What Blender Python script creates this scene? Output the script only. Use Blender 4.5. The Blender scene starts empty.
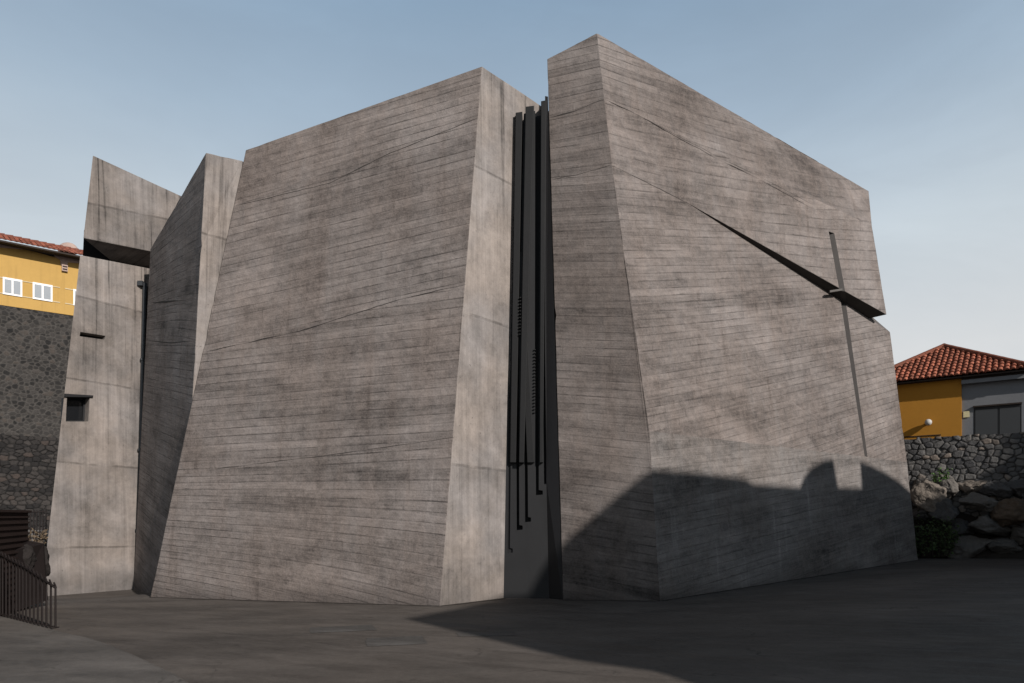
import bpy, bmesh, math, random
import numpy as np
from mathutils import Vector, Matrix, noise
from mathutils.geometry import tessellate_polygon
random.seed(7)
R = math.radians
scene = bpy.context.scene
COL = scene.collection
F, CX, HY, EYE = 700.0, 512.0, 515.0, 1.65      # focal length in px, principal column, horizon row, eye height

# ------------------------------------------------------------------ helpers
def ray(px, py): return Vector(((px-CX)/F, 1.0, (HY-py)/F))
CAM = Vector((0, 0, EYE))
def at(px, py, d): return CAM + ray(px, py)*d
class Plane:
    def __init__(s, a, b, c):
        s.p = a.copy(); n = (b-a).cross(c-a).normalized()
        s.n = -n if n.dot(CAM-a) < 0 else n
    def px(s, x, y):
        r = ray(x, y); return CAM + r*((s.p-CAM).dot(s.n)/r.dot(s.n))
    def frame(s):
        a = Vector((0, 0, 1)).cross(s.n)
        a = a.normalized() if a.length > 1e-4 else Vector((1, 0, 0))
        return a, s.n.cross(a).normalized()
def tag(o, label=None, cat=None, group=None, kind=None):
    if label: o['label'] = label
    if cat: o['category'] = cat
    if group: o['group'] = group
    if kind: o['kind'] = kind
    return o
def empty(name, loc, label, cat, group=None, rz=0):
    o = bpy.data.objects.new(name, None); COL.objects.link(o)
    o.location = loc; o.rotation_euler.z = rz; o.empty_display_size = .3
    return tag(o, label, cat, group)
def link(name, me, mats, parent=None, loc=None):
    o = bpy.data.objects.new(name, me); COL.objects.link(o)
    for m in (mats if isinstance(mats, (list, tuple)) else [mats]): me.materials.append(m)
    if parent: o.parent = parent
    if loc is not None: o.location = loc
    return o
def mesh_from(bm, name, recalc=True):
    if recalc: bmesh.ops.recalc_face_normals(bm, faces=bm.faces[:])
    me = bpy.data.meshes.new(name); bm.to_mesh(me); bm.free(); return me
def part(name, bm, mats, parent=None, base=None, recalc=True, bevel=0, smooth=False):
    """bmesh in world coordinates -> object whose origin is its parent's base"""
    if base is None and parent is not None: base = parent.location.copy()
    if base is not None:
        M = Matrix.Translation(-base)
        if parent is not None and parent.rotation_euler.z: M = Matrix.Rotation(-parent.rotation_euler.z, 4, 'Z') @ M
        bmesh.ops.transform(bm, matrix=M, verts=bm.verts[:])
    me = mesh_from(bm, name, recalc)
    if smooth:
        for p in me.polygons: p.use_smooth = True
    o = link(name, me, mats, parent, base if parent is None else None)
    if bevel:
        b = o.modifiers.new('bevel', 'BEVEL'); b.width = bevel; b.segments = 2; b.limit_method = 'ANGLE'; b.angle_limit = R(25)
    return o
def sub(name, bm, mats, parent, root, **k):     # sub-part: parent sits at the root's base
    return part(name, bm, mats, parent, base=root.location.copy(), **k)
def add_poly(bm, pts, mat=0):
    vs = []
    for p in pts:
        for v in bm.verts:
            if (v.co-p).length < 1e-5: vs.append(v); break
        else: vs.append(bm.verts.new(p))
    f = bm.faces.new(vs); f.material_index = mat; return f
def prism(bm, pts, d, mat=0):
    n = len(pts); a = [bm.verts.new(p) for p in pts]; b = [bm.verts.new(p+d) for p in pts]
    fs = [bm.faces.new(a), bm.faces.new(b[::-1])]
    for i in range(n): fs.append(bm.faces.new((a[i], b[i], b[(i+1) % n], a[(i+1) % n])))
    for f in fs: f.material_index = mat
    return bm
def box(bm, c, dx, dy, dz, M=None, mat=0):
    """axis box centred on c; M optional 3x3 frame (columns are axes)"""
    vs = []
    for i in (-1, 1):
        for j in (-1, 1):
            for k in (-1, 1):
                v = Vector((i*dx/2, j*dy/2, k*dz/2)); vs.append(bm.verts.new(c+(M @ v if M else v)))
    for q in ((0,1,3,2),(4,6,7,5),(0,4,5,1),(2,3,7,6),(0,2,6,4),(1,5,7,3)):
        bm.faces.new([vs[i] for i in q]).material_index = mat
    return bm
def tube(bm, pts, r, n=8):
    rings = []
    for i, p in enumerate(pts):
        t = (pts[min(i+1, len(pts)-1)]-pts[max(i-1, 0)]).normalized()
        u = t.orthogonal().normalized(); w = t.cross(u)
        if i: 
            u = (pu - t*pu.dot(t)).normalized(); w = t.cross(u)
        pu = u
        rr = r[i] if isinstance(r, (list, tuple)) else r
        rings.append([bm.verts.new(p+u*rr*math.cos(2*math.pi*k/n)+w*rr*math.sin(2*math.pi*k/n)) for k in range(n)])
    for a, b in zip(rings, rings[1:]):
        for k in range(n): bm.faces.new((a[k], a[(k+1) % n], b[(k+1) % n], b[k]))
    bm.faces.new(rings[0][::-1]); bm.faces.new(rings[-1])
    return bm
def cut(o, bm, mats=None):
    """boolean a cutter (world coordinates) out of o, keeping o's transform"""
    base = o.parent.location.copy() if o.parent else o.location.copy()
    bmesh.ops.transform(bm, matrix=Matrix.Translation(-base), verts=bm.verts[:])
    me = mesh_from(bm, 'cutter'); c = bpy.data.objects.new('cutter', me); COL.objects.link(c)
    for m in o.data.materials: me.materials.append(m)
    if o.parent: c.parent = o.parent
    else: c.location = o.location
    bpy.context.view_layer.update()
    m = o.modifiers.new('cut', 'BOOLEAN'); m.operation = 'DIFFERENCE'; m.solver = 'EXACT'; m.object = c
    bpy.context.view_layer.update()
    dg = bpy.context.evaluated_depsgraph_get()
    new = bpy.data.meshes.new_from_object(o.evaluated_get(dg))
    o.modifiers.remove(m); o.data = new
    bpy.data.objects.remove(c); bpy.data.meshes.remove(me)

# ------------------------------------------------------------------ materials
class NT:
    def __init__(s, tree): s.t = tree; s.n = tree.nodes; s.l = tree.links
    def new(s, typ, **kw):
        n = s.n.new(typ)
        for k, v in kw.items(): setattr(n, k, v)
        return n
    def put(s, sock, v):
        if v is None: return
        if isinstance(v, bpy.types.NodeSocket): s.l.new(v, sock)
        else:
            if isinstance(v, Vector): v = tuple(v)
            if isinstance(v, tuple) and len(v) == 3 and sock.type == 'RGBA': v = v+(1,)
            sock.default_value = v
    def m(s, op, a, b=None, c=None, clamp=False):
        n = s.new('ShaderNodeMath', operation=op, use_clamp=clamp)
        for i, v in enumerate((a, b, c)): s.put(n.inputs[i], v)
        return n.outputs[0]
    def v(s, op, a, b=None):
        n = s.new('ShaderNodeVectorMath', operation=op)
        s.put(n.inputs[0], a)
        if b is not None: s.put(n.inputs[3] if op == 'SCALE' else n.inputs[1], b)
        return n.outputs['Value'] if op in ('DOT_PRODUCT', 'LENGTH', 'DISTANCE') else n.outputs[0]
    def xyz(s, x, y, z=0.0):
        n = s.new('ShaderNodeCombineXYZ')
        for i, q in enumerate((x, y, z)): s.put(n.inputs[i], q)
        return n.outputs[0]
    def noise(s, vec, scale, detail=4, rough=.55, dist=0, color=False):
        n = s.new('ShaderNodeTexNoise'); s.put(n.inputs['Vector'], vec); n.inputs['Scale'].default_value = scale
        n.inputs['Detail'].default_value = detail; n.inputs['Roughness'].default_value = rough; n.inputs['Distortion'].default_value = dist
        return n.outputs['Color' if color else 'Fac']
    def rnd(s, x, y=None):
        n = s.new('ShaderNodeTexWhiteNoise', noise_dimensions='1D' if y is None else '2D')
        if y is None: s.put(n.inputs['W'], x)
        else: s.put(n.inputs['Vector'], s.xyz(x, y))
        return n.outputs['Value']
    def range(s, x, a, b, c=0.0, d=1.0, smooth=True):
        n = s.new('ShaderNodeMapRange', interpolation_type='SMOOTHSTEP' if smooth else 'LINEAR')
        for i, q in enumerate((x, a, b, c, d)): s.put(n.inputs[i], q)
        return n.outputs[0]
    def mix(s, f, a, b, mode='MIX'):
        n = s.new('ShaderNodeMix', data_type='RGBA', blend_type=mode)
        s.put(n.inputs[0], f); s.put(n.inputs[6], a); s.put(n.inputs[7], b); return n.outputs[2]
    def gray(s, x):
        n = s.new('ShaderNodeCombineColor')
        for i in range(3): s.put(n.inputs[i], x)
        return n.outputs[0]
    def bump(s, h, strength, dist, normal=None):
        n = s.new('ShaderNodeBump'); n.inputs['Strength'].default_value = strength; n.inputs['Distance'].default_value = dist
        s.put(n.inputs['Height'], h); s.put(n.inputs['Normal'], normal); return n.outputs[0]
def new_mat(name):
    m = bpy.data.materials.new(name); m.use_nodes = True
    t = NT(m.node_tree); t.n.clear()
    out = t.new('ShaderNodeOutputMaterial'); b = t.new('ShaderNodeBsdfPrincipled')
    t.l.new(b.outputs[0], out.inputs[0]); b.inputs['Specular IOR Level'].default_value = .25
    return m, t, b
def obj_co(t): return t.new('ShaderNodeTexCoord').outputs['Object']

def make_group(name, ins, outs):
    g = bpy.data.node_groups.new(name, 'ShaderNodeTree')
    for n, typ in ins: g.interface.new_socket(n, in_out='INPUT', socket_type=typ)
    for n, typ in outs: g.interface.new_socket(n, in_out='OUTPUT', socket_type=typ)
    t = NT(g); i = t.new('NodeGroupInput'); o = t.new('NodeGroupOutput'); return g, t, i.outputs, o.inputs

def board_group():
    V, N_, C = 'NodeSocketVector', 'NodeSocketFloat', 'NodeSocketColor'
    g, t, I, O = make_group('board_marked', [('O', V), ('A', V), ('B', V), ('coef', V), ('cst', N_), ('width', N_), ('length', N_), ('seed', N_), ('tone', C), ('streak', N_), ('joint', N_), ('seam', N_)],
                            [('Color', C), ('Normal', V), ('Rough', N_)])
    M, S = t.m, lambda n, a: t.m('MULTIPLY', t.m('SUBTRACT', n, .5), a)
    P = obj_co(t); q = t.v('SUBTRACT', P, I['O'])
    s = t.v('DOT_PRODUCT', q, I['A']); w = t.v('DOT_PRODUCT', q, I['B'])
    v = M('ADD', t.v('DOT_PRODUCT', I['coef'], t.xyz(1.0, s, w)), M('MULTIPLY', M('MULTIPLY', s, w), I['cst']))
    big = t.noise(P, .42, 5, .62)
    v = M('ADD', v, S(t.noise(P, .5, 1), .035))
    med = t.noise(P, 6.5, 5, .7)
    v = M('ADD', v, S(med, .016))
    vr = M('DIVIDE', v, I['width']); row = M('FLOOR', vr); fv = M('FRACT', vr)
    rr = t.rnd(M('ADD', row, I['seed']))
    ur = M('ADD', M('DIVIDE', s, I['length']), M('MULTIPLY', rr, 13.7)); col = M('FLOOR', ur); fu = M('FRACT', ur)
    cell = t.rnd(M('ADD', row, I['seed']), col)
    # the seam between two boards opens and closes along its run
    sn = t.noise(t.xyz(M('MULTIPLY', s, 1.3), M('MULTIPLY', row, 7.3), I['seed']), 1.0, 3, .68)
    opn = t.range(M('ADD', sn, S(big, .9)), .50, .92)
    lip = M('MULTIPLY', M('SUBTRACT', 1.0, t.range(M('ADD', fv, S(med, .30)), .02, .20)), opn)
    hair = M('MULTIPLY', M('SUBTRACT', 1.0, t.range(M('ABSOLUTE', M('SUBTRACT', fv, .05)), .0, .10)), t.range(M('ADD', sn, S(big, .7)), .27, .72))
    endj = M('MULTIPLY', M('MULTIPLY', M('SUBTRACT', 1.0, t.range(fu, .0, .018)), t.range(cell, .45, .7)), I['joint'])
    dark = M('MULTIPLY', M('MAXIMUM', M('MULTIPLY', lip, .36), M('MAXIMUM', M('MULTIPLY', hair, .50), M('MULTIPLY', endj, .36))), I['seam'])
    # timber grain and pour streaks drawn out along the boards
    gr = t.noise(t.xyz(M('MULTIPLY', s, 1.1), M('MULTIPLY', v, 21.0), rr), 1.0, 5, .66)
    band = t.noise(t.xyz(M('MULTIPLY', s, .30), M('MULTIPLY', v, 2.3), I['seed']), 1.0, 5, .66, .25)
    fine = t.noise(P, 30, 2, .75)
    k = M('ADD', .90, M('ADD', S(cell, .15), S(rr, .15)))
    for n, a in ((big, 1.30), (band, 1.25), (gr, .85), (fine, .70), (med, 1.05)): k = M('ADD', k, S(n, a))
    pt = t.noise(t.xyz(M('MULTIPLY', s, .30), M('MULTIPLY', w, .42), I['seed']), 1.0, 6, .66, .5); k = M('ADD', k, M('ADD', M('MULTIPLY', t.range(pt, .54, .64), .20), M('MULTIPLY', t.range(pt, .46, .36), -.20)))
    sk = t.noise(t.xyz(M('MULTIPLY', s, 2.6), M('MULTIPLY', w, .20), I['seed']), 1.0, 6, .68, .35)
    k = M('ADD', k, M('MULTIPLY', M('MULTIPLY', t.range(sk, .54, .76), t.range(big, .42, .60)), M('MULTIPLY', I['streak'], .42)))
    k = M('SUBTRACT', k, M('MULTIPLY', t.range(sk, .44, .26), .26))
    k = M('MULTIPLY', k, M('SUBTRACT', 1.0, dark))
    z = t.new('ShaderNodeSeparateXYZ'); t.put(z.inputs[0], P)
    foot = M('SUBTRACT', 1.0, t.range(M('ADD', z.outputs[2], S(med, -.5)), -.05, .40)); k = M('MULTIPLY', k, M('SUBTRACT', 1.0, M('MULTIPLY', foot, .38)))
    k = M('MAXIMUM', k, .14)
    hue = t.mix(t.range(M('ADD', M('MULTIPLY', big, .6), M('MULTIPLY', sk, .4)), .36, .64), (1.035, .99, .965, 1), (.98, 1.0, 1.025, 1))
    c = t.mix(1.0, t.mix(1.0, I['tone'], hue, 'MULTIPLY'), t.gray(k), 'MULTIPLY'); t.put(O['Color'], c)
    h = M('ADD', M('MULTIPLY', cell, .35), M('MULTIPLY', fv, S(rr, .8)))
    h = M('SUBTRACT', h, M('ADD', M('MULTIPLY', lip, .5), M('ADD', M('MULTIPLY', hair, .30), M('MULTIPLY', endj, .3))))
    for n, a in ((gr, .45), (med, .75), (fine, .14)): h = M('ADD', h, M('MULTIPLY', n, a))
    t.put(O['Normal'], t.bump(h, .75, .028)); t.put(O['Rough'], t.range(med, .3, .7, .78, .95))
    return g

def panel_group():
    V, N_, C = 'NodeSocketVector', 'NodeSocketFloat', 'NodeSocketColor'
    g, t, I, O = make_group('panel_cast', [('O', V), ('A', V), ('B', V), ('lift', N_), ('slope', N_), ('seed', N_), ('tone', C), ('streak', N_), ('top', N_)],
                            [('Color', C), ('Normal', V), ('Rough', N_)])
    P = obj_co(t); q = t.v('SUBTRACT', P, I['O'])
    s = t.v('DOT_PRODUCT', q, I['A']); w = t.v('DOT_PRODUCT', q, I['B'])
    v = t.m('ADD', w, t.m('MULTIPLY', s, I['slope']))
    v = t.m('ADD', v, t.m('MULTIPLY', t.m('SUBTRACT', t.noise(P, 1.3, 3), .5), .06))
    vr = t.m('ADD', t.m('DIVIDE', v, I['lift']), t.m('MULTIPLY', I['seed'], .37))
    lift = t.m('FLOOR', vr); fv = t.m('FRACT', vr)
    lr = t.rnd(t.m('ADD', lift, I['seed']))
    d = t.m('MINIMUM', fv, t.m('SUBTRACT', 1.0, fv))
    jn = t.noise(P, 2.3, 4)
    joint = t.m('MULTIPLY', t.m('SUBTRACT', 1.0, t.range(t.m('MULTIPLY', d, I['lift']), .0, .045)), t.range(jn, .32, .6))
    # vertical board widths
    ur = t.m('ADD', t.m('DIVIDE', s, .62), t.m('MULTIPLY', lr, 5.0)); uc = t.m('FLOOR', ur); fu = t.m('FRACT', ur)
    ucell = t.rnd(t.m('ADD', lift, I['seed']), uc)
    uj = t.m('MULTIPLY', t.m('SUBTRACT', 1.0, t.range(fu, .0, .03)), t.range(t.noise(P, 1.1, 3), .45, .65))
    big = t.noise(P, .5, 5, .6); mid = t.noise(P, 2.1, 6, .65); fine = t.noise(P, 42, 3, .7); med = t.noise(P, 10, 4, .65)
    k = t.m('ADD', .76, t.m('MULTIPLY', lr, .16)); k = t.m('ADD', k, t.m('MULTIPLY', ucell, .10))
    for n, a in ((big, .85), (mid, .85), (fine, .34), (med, .42)): k = t.m('ADD', k, t.m('MULTIPLY', t.m('SUBTRACT', n, .5), a))
    # run-off streaks, stronger near the top of the face
    sk = t.noise(t.xyz(t.m('MULTIPLY', s, 6.5), t.m('MULTIPLY', w, .16), I['seed']), 1.0, 6, .68, .3)
    near = t.range(t.m('SUBTRACT', I['top'], w), 0.0, 5.5, 1.0, .30)
    dk = t.m('MULTIPLY', t.m('MULTIPLY', t.range(sk, .50, .68), near), I['streak'])
    lt = t.m('MULTIPLY', t.range(sk, .50, .28), .20)
    k = t.m('ADD', t.m('SUBTRACT', k, t.m('MULTIPLY', dk, .60)), t.m('MULTIPLY', lt, I['streak']))
    # damp line under each joint
    k = t.m('SUBTRACT', k, t.m('MULTIPLY', t.m('MULTIPLY', t.range(fv, .80, 1.0), t.range(mid, .40, .65)), .18))
    k = t.m('MULTIPLY', k, t.m('SUBTRACT', 1.0, t.m('MULTIPLY', joint, .38))); k = t.m('MULTIPLY', k, t.m('SUBTRACT', 1.0, t.m('MULTIPLY', uj, .16)))
    pits = t.range(t.noise(P, 17, 2, .5), .69, .78); k = t.m('MULTIPLY', k, t.m('SUBTRACT', 1.0, t.m('MULTIPLY', pits, .30)))
    bl = t.noise(P, 1.15, 6, .68, .6); k = t.m('ADD', k, t.m('MULTIPLY', t.m('SUBTRACT', bl, .5), 1.05))
    vg = t.noise(t.xyz(t.m('MULTIPLY', s, 26.0), t.m('MULTIPLY', w, 1.1), I['seed']), 1.0, 3, .6); k = t.m('ADD', k, t.m('MULTIPLY', t.m('SUBTRACT', vg, .5), .30))
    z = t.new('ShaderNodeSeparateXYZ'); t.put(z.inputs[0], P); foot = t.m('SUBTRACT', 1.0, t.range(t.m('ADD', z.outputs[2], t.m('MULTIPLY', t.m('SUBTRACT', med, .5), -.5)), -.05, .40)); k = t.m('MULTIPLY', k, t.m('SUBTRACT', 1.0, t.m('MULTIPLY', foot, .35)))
    k = t.m('MAXIMUM', k, .12)
    hue = t.mix(t.range(t.noise(P, .7, 4), .35, .7), (1.04, 1.0, .96, 1), (.98, 1.0, 1.03, 1))
    c = t.mix(1.0, I['tone'], hue, 'MULTIPLY'); c = t.mix(1.0, c, t.gray(k), 'MULTIPLY'); t.put(O['Color'], c)
    h = t.m('SUBTRACT', t.m('ADD', t.m('MULTIPLY', med, .35), t.m('ADD', t.m('MULTIPLY', fine, .12), t.m('MULTIPLY', ucell, .15))), t.m('ADD', t.m('MULTIPLY', joint, .9), t.m('ADD', t.m('MULTIPLY', uj, .25), t.m('MULTIPLY', pits, .35))))
    t.put(O['Normal'], t.bump(h, .6, .025)); t.put(O['Rough'], t.range(mid, .3, .7, .72, .92))
    return g
BG, PG = board_group(), panel_group()
CBASE = Vector((2.0, 16.0, 0.0))                 # base of the church
def put_group(name, grp, vals):
    m, t, b = new_mat(name); n = t.new('ShaderNodeGroup'); n.node_tree = grp
    for k, v in vals.items(): t.put(n.inputs[k], v)
    t.l.new(n.outputs['Color'], b.inputs['Base Color']); t.l.new(n.outputs['Normal'], b.inputs['Normal']); t.l.new(n.outputs['Rough'], b.inputs['Roughness'])
    return m
TONE = Vector((.168, .1465, .135))
def board(name, pl, lo, hi, seed, tone=1.0, width=.165, length=1.9, streak=.6, joint=.45, seam=1.0):
    """boards run along the image lines lo=((x,y),(x,y)) and hi, measured on the face plane"""
    A, B = pl.frame(); pts = [pl.px(*lo[0]), pl.px(*lo[1]), pl.px(*hi[0]), pl.px(*hi[1])]
    O = (pts[0]+pts[1]+pts[2]+pts[3])/4
    H = ((pts[2]+pts[3])-(pts[0]+pts[1])).dot(B)/2
    M = np.array([[1, (p-O).dot(A), (p-O).dot(B), (p-O).dot(A)*(p-O).dot(B)] for p in pts]); c = np.linalg.solve(M, np.array([0, 0, H, H]))
    tn = TONE*tone if isinstance(tone, (int, float)) else Vector(tone)
    return put_group(name, BG, {'O': O-CBASE, 'A': A, 'B': B, 'coef': Vector(c[:3]), 'cst': float(c[3]), 'width': width, 'length': length, 'seed': float(seed), 'tone': tuple(tn), 'streak': streak, 'joint': joint, 'seam': seam})
def panel(name, pl, o, top, seed, tone=1.0, lift=2.4, slope=0.0, streak=1.0):
    A, B = pl.frame(); O = pl.px(*o); tn = Vector((.172, .155, .144))*tone
    return put_group(name, PG, {'O': O-CBASE, 'A': A, 'B': B, 'lift': lift, 'slope': slope, 'seed': float(seed), 'tone': tuple(tn), 'streak': streak, 'top': (pl.px(*top)-O).dot(B)})

def plain(name, col, rough=.6, var=.25, scale=6.0, metal=0.0, bumps=.3, bdist=.01, stain=.0):
    m, t, b = new_mat(name); P = obj_co(t)
    k = t.m('ADD', 1.0-var/2, t.m('MULTIPLY', t.noise(P, scale, 6, .6), var))
    k = t.m('ADD', k, t.m('MULTIPLY', t.m('SUBTRACT', t.noise(P, scale*9, 3, .7), .5), var*.6))
    if stain:
        x = t.new('ShaderNodeSeparateXYZ'); t.put(x.inputs[0], P)
        sk = t.noise(t.xyz(t.m('MULTIPLY', t.m('ADD', x.outputs[0], x.outputs[1]), 3.0), 0.0, t.m('MULTIPLY', x.outputs[2], .3)), 1.0, 5)
        k = t.m('SUBTRACT', k, t.m('MULTIPLY', t.range(sk, .5, .75), stain))
    t.put(b.inputs['Base Color'], t.mix(1.0, col+(1,), t.gray(k), 'MULTIPLY')); b.inputs['Roughness'].default_value = rough; b.inputs['Metallic'].default_value = metal
    t.put(b.inputs['Normal'], t.bump(t.noise(P, scale*6, 4, .6), bumps, bdist)); return m
M_steel = plain('dark_steel', (.0125, .0128, .014), .6, .5, 1.3, 0.0, .15, .004, .25)
M_fin = plain('fin_steel', (.0062, .0064, .007), .65, .4, 1.5); M_steel_deep = plain('black_steel', (.008, .008, .009), .6, .3, 1.5)
M_black = plain('black_paint', (.012, .012, .013), .5, .3, 5)
M_rust = plain('rusted_steel', (.018, .0095, .0075), .8, .8, 4, 0, .5, .01)
M_rail = plain('rusty_black_bar', (.011, .0075, .007), .7, .6, 9)
M_pipe = plain('zinc_pipe', (.05, .054, .058), .45, .3, 3, .3)
M_lamp = plain('lamp_globe', (.45, .44, .42), .5, .1, 4)
M_white = plain('white_paint', (.75, .75, .74), .5, .12, 4)
M_yellow = plain('ochre_paint', (.42, .262, .078), .8, .22, .9, 0, .3, .01, .12)
M_ochre = plain('deep_ochre_paint', (.40, .185, .024), .8, .22, 1.1, 0, .35, .008, .10)
M_plaster = plain('grey_plaster', (.17, .175, .185), .85, .3, 1.4, 0, .4, .01, .15)
M_oldplaster = plain('bare_render', (.36, .27, .235), .9, .5, 3, 0, .6, .02)
M_shade = plain('dark_timber', (.03, .022, .018), .8, .4, 5)
M_block = plain('concrete_block', (.10, .09, .085), .9, .4, 4)
M_rock = [plain('lava_rock', c, .9, .9, 2.2, 0, .9, .05) for c in ((.092, .086, .08), (.115, .105, .095), (.074, .072, .072), (.15, .128, .108), (.09, .066, .048))]
M_dirt = plain('foot_dirt', (.034, .028, .024), .95, .9, 5, 0, .8, .02); M_dark = plain('dark_rock', (.018, .015, .014), .9, .8, 3, 0, .8, .03)
M_tower = plain('cream_render', (.55, .52, .46), .85, .25, .8, 0, .3, .01, .2)
def glass(name, col):
    m, t, b = new_mat(name); P = obj_co(t)
    t.put(b.inputs['Base Color'], t.mix(t.noise(P, 2.2, 3), col+(1,), tuple(c*.55 for c in col)+(1,)))
    b.inputs['Roughness'].default_value = .08; b.inputs['Specular IOR Level'].default_value = .5; return m
M_glass = glass('dark_glass', (.012, .013, .015)); M_cream = plain('cream_band', (.50, .42, .28), .8, .3, 3); M_blind = plain('grey_blind', (.20, .225, .25), .35, .2, 5)

def tile_mat(name, col):
    m, t, b = new_mat(name); P = obj_co(t); at_ = t.new('ShaderNodeAttribute', attribute_name='tint')
    k = t.m('ADD', .55, t.m('MULTIPLY', at_.outputs['Fac'], .75)); k = t.m('MULTIPLY', k, t.m('ADD', .72, t.m('MULTIPLY', t.noise(P, 5, 6, .65), .56)))
    c = t.mix(t.range(t.noise(P, 1.3, 4), .52, .75, 0, .35), col+(1,), (.17, .10, .07, 1))
    t.put(b.inputs['Base Color'], t.mix(1.0, c, t.gray(k), 'MULTIPLY')); b.inputs['Roughness'].default_value = .85
    t.put(b.inputs['Normal'], t.bump(t.noise(P, 40, 3), .4, .008)); return m
M_tile = tile_mat('clay_tile', (.29, .100, .060)); M_tile_old = tile_mat('old_clay_tile', (.25, .090, .060))

def stone_mat(name, dark, light, mortar, warm):
    m, t, b = new_mat(name); P = obj_co(t)
    a = t.new('ShaderNodeAttribute', attribute_name='stone').outputs['Fac']; g = t.new('ShaderNodeAttribute', attribute_name='gap').outputs['Fac']
    c = t.mix(a, dark+(1,), light+(1,)); c = t.mix(t.range(a, .88, .92, 0, .8), c, warm+(1,))
    k = t.m('ADD', .45, t.m('MULTIPLY', t.noise(P, 7, 7, .68), 1.1)); c = t.mix(1.0, c, t.gray(k), 'MULTIPLY')
    mk = t.m('ADD', .6, t.m('MULTIPLY', t.noise(P, 3, 5, .65), .8)); mc = t.mix(1.0, mortar+(1,), t.gray(mk), 'MULTIPLY')
    t.put(b.inputs['Base Color'], t.mix(g, c, mc)); b.inputs['Roughness'].default_value = .92
    t.put(b.inputs['Normal'], t.bump(t.noise(P, 22, 5, .7), .8, .02)); return m
M_rubble = stone_mat('mortared_rubble', (.013, .0125, .0125), (.048, .044, .041), (.064, .059, .054), (.055, .046, .040))
M_dry = stone_mat('dry_stone', (.014, .013, .013), (.045, .040, .037), (.006, .006, .006), (.048, .037, .032))
M_wall = stone_mat('grey_fieldstone', (.06, .06, .063), (.165, .158, .15), (.026, .024, .022), (.22, .18, .15))

# ------------------------------------------------------------------ ground
def smooth(x): x = max(0.0, min(1.0, x)); return x*x*(3-2*x)
def gz(x, y):
    z = .30*max(0.0, min(1.0, (x-2.8)/9.4))*smooth((y-4)/8)
    z -= .27*smooth((-x-6.9)/2.6)*smooth((y-12.5)/4)
    if y > 21.7: z -= .25*smooth((y-21.7)/2.0)*smooth((x-9)/3)
    return z
def ground_mat(name, base):
    m, t, b = new_mat(name); P = obj_co(t)
    x = t.new('ShaderNodeSeparateXYZ'); t.put(x.inputs[0], P)
    X, Y = x.outputs[0], x.outputs[1]
    rot = lambda a: t.xyz(t.m('ADD', t.m('MULTIPLY', X, math.cos(a)), t.m('MULTIPLY', Y, math.sin(a))), t.m('ADD', t.m('MULTIPLY', X, -math.sin(a)*4), t.m('MULTIPLY', Y, math.cos(a)*4)))
    big = t.noise(rot(.18), .22, 5, .6, .4); mid = t.noise(P, 1.1, 6, .62); fine = t.noise(P, 60, 3, .7); sw = t.noise(rot(-.35), .9, 5, .6, .6)
    worn = t.noise(P, .45, 5, .65)
    k = t.m('ADD', .22, t.m('MULTIPLY', big, 1.15)); k = t.m('ADD', k, t.m('MULTIPLY', t.m('SUBTRACT', mid, .5), .62)); k = t.m('ADD', k, t.m('MULTIPLY', t.m('SUBTRACT', sw, .5), .75))
    k = t.m('ADD', k, t.m('MULTIPLY', t.m('SUBTRACT', fine, .5), .85)); k = t.m('ADD', k, t.m('MULTIPLY', t.m('SUBTRACT', t.noise(P, 13, 4, .7), .5), .55)); k = t.m('ADD', k, t.m('MULTIPLY', t.range(worn, .55, .72), .22))
    vc = t.new('ShaderNodeTexVoronoi', feature='DISTANCE_TO_EDGE'); t.put(vc.inputs['Vector'], t.v('ADD', P, t.v('SCALE', t.noise(P, 1.4, 4, .6, 0, True), .9))); vc.inputs['Scale'].default_value = .23
    crk = t.m('MULTIPLY', t.m('SUBTRACT', 1.0, t.range(vc.outputs['Distance'], .0, .005)), t.range(mid, .42, .58)); k = t.m('MULTIPLY', k, t.m('SUBTRACT', 1.0, t.m('MULTIPLY', crk, .5)))
    grit = t.range(t.noise(P, 130, 1), .72, .78); k = t.m('ADD', k, t.m('MULTIPLY', grit, .35))
    spots = t.range(t.noise(P, 3.7, 2), .70, .76); k = t.m('MULTIPLY', k, t.m('SUBTRACT', 1.0, t.m('MULTIPLY', spots, .22)))
    c = t.mix(worn, base+(1,), tuple(base[i]*q for i, q in enumerate((.92, .97, 1.05)))+(1,))
    t.put(b.inputs['Base Color'], t.mix(1.0, c, t.gray(k), 'MULTIPLY')); t.put(b.inputs['Roughness'], t.range(sw, .3, .7, .62, .9))
    h = t.m('ADD', t.m('MULTIPLY', fine, .18), t.m('ADD', t.m('MULTIPLY', mid, .6), t.m('MULTIPLY', t.noise(P, 14, 3), .22)))
    t.put(b.inputs['Normal'], t.bump(h, .5, .02)); return m
M_ground = ground_mat('trowelled_paving', (.098, .082, .069)); M_walk = ground_mat('walkway_paving', (.116, .102, .089))
xs = sorted(set([-600, -250, -110, -60]+list(np.arange(-34, 34.01, .5))+[60, 110, 250, 600]))
ys = sorted(set([-600, -250, -110, -60]+list(np.arange(-30, 36.01, .5))+[50, 70, 110, 250, 600]))
bm = bmesh.new(); gv = [[bm.verts.new((x, y, gz(x, y))) for y in ys] for x in xs]
for i in range(len(xs)-1):
    for j in range(len(ys)-1): bm.faces.new((gv[i][j], gv[i+1][j], gv[i+1][j+1], gv[i][j+1]))
me = mesh_from(bm, 'plaza_ground')
for p in me.polygons: p.use_smooth = True
tag(link('plaza_ground', me, M_ground), kind='structure')
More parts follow.
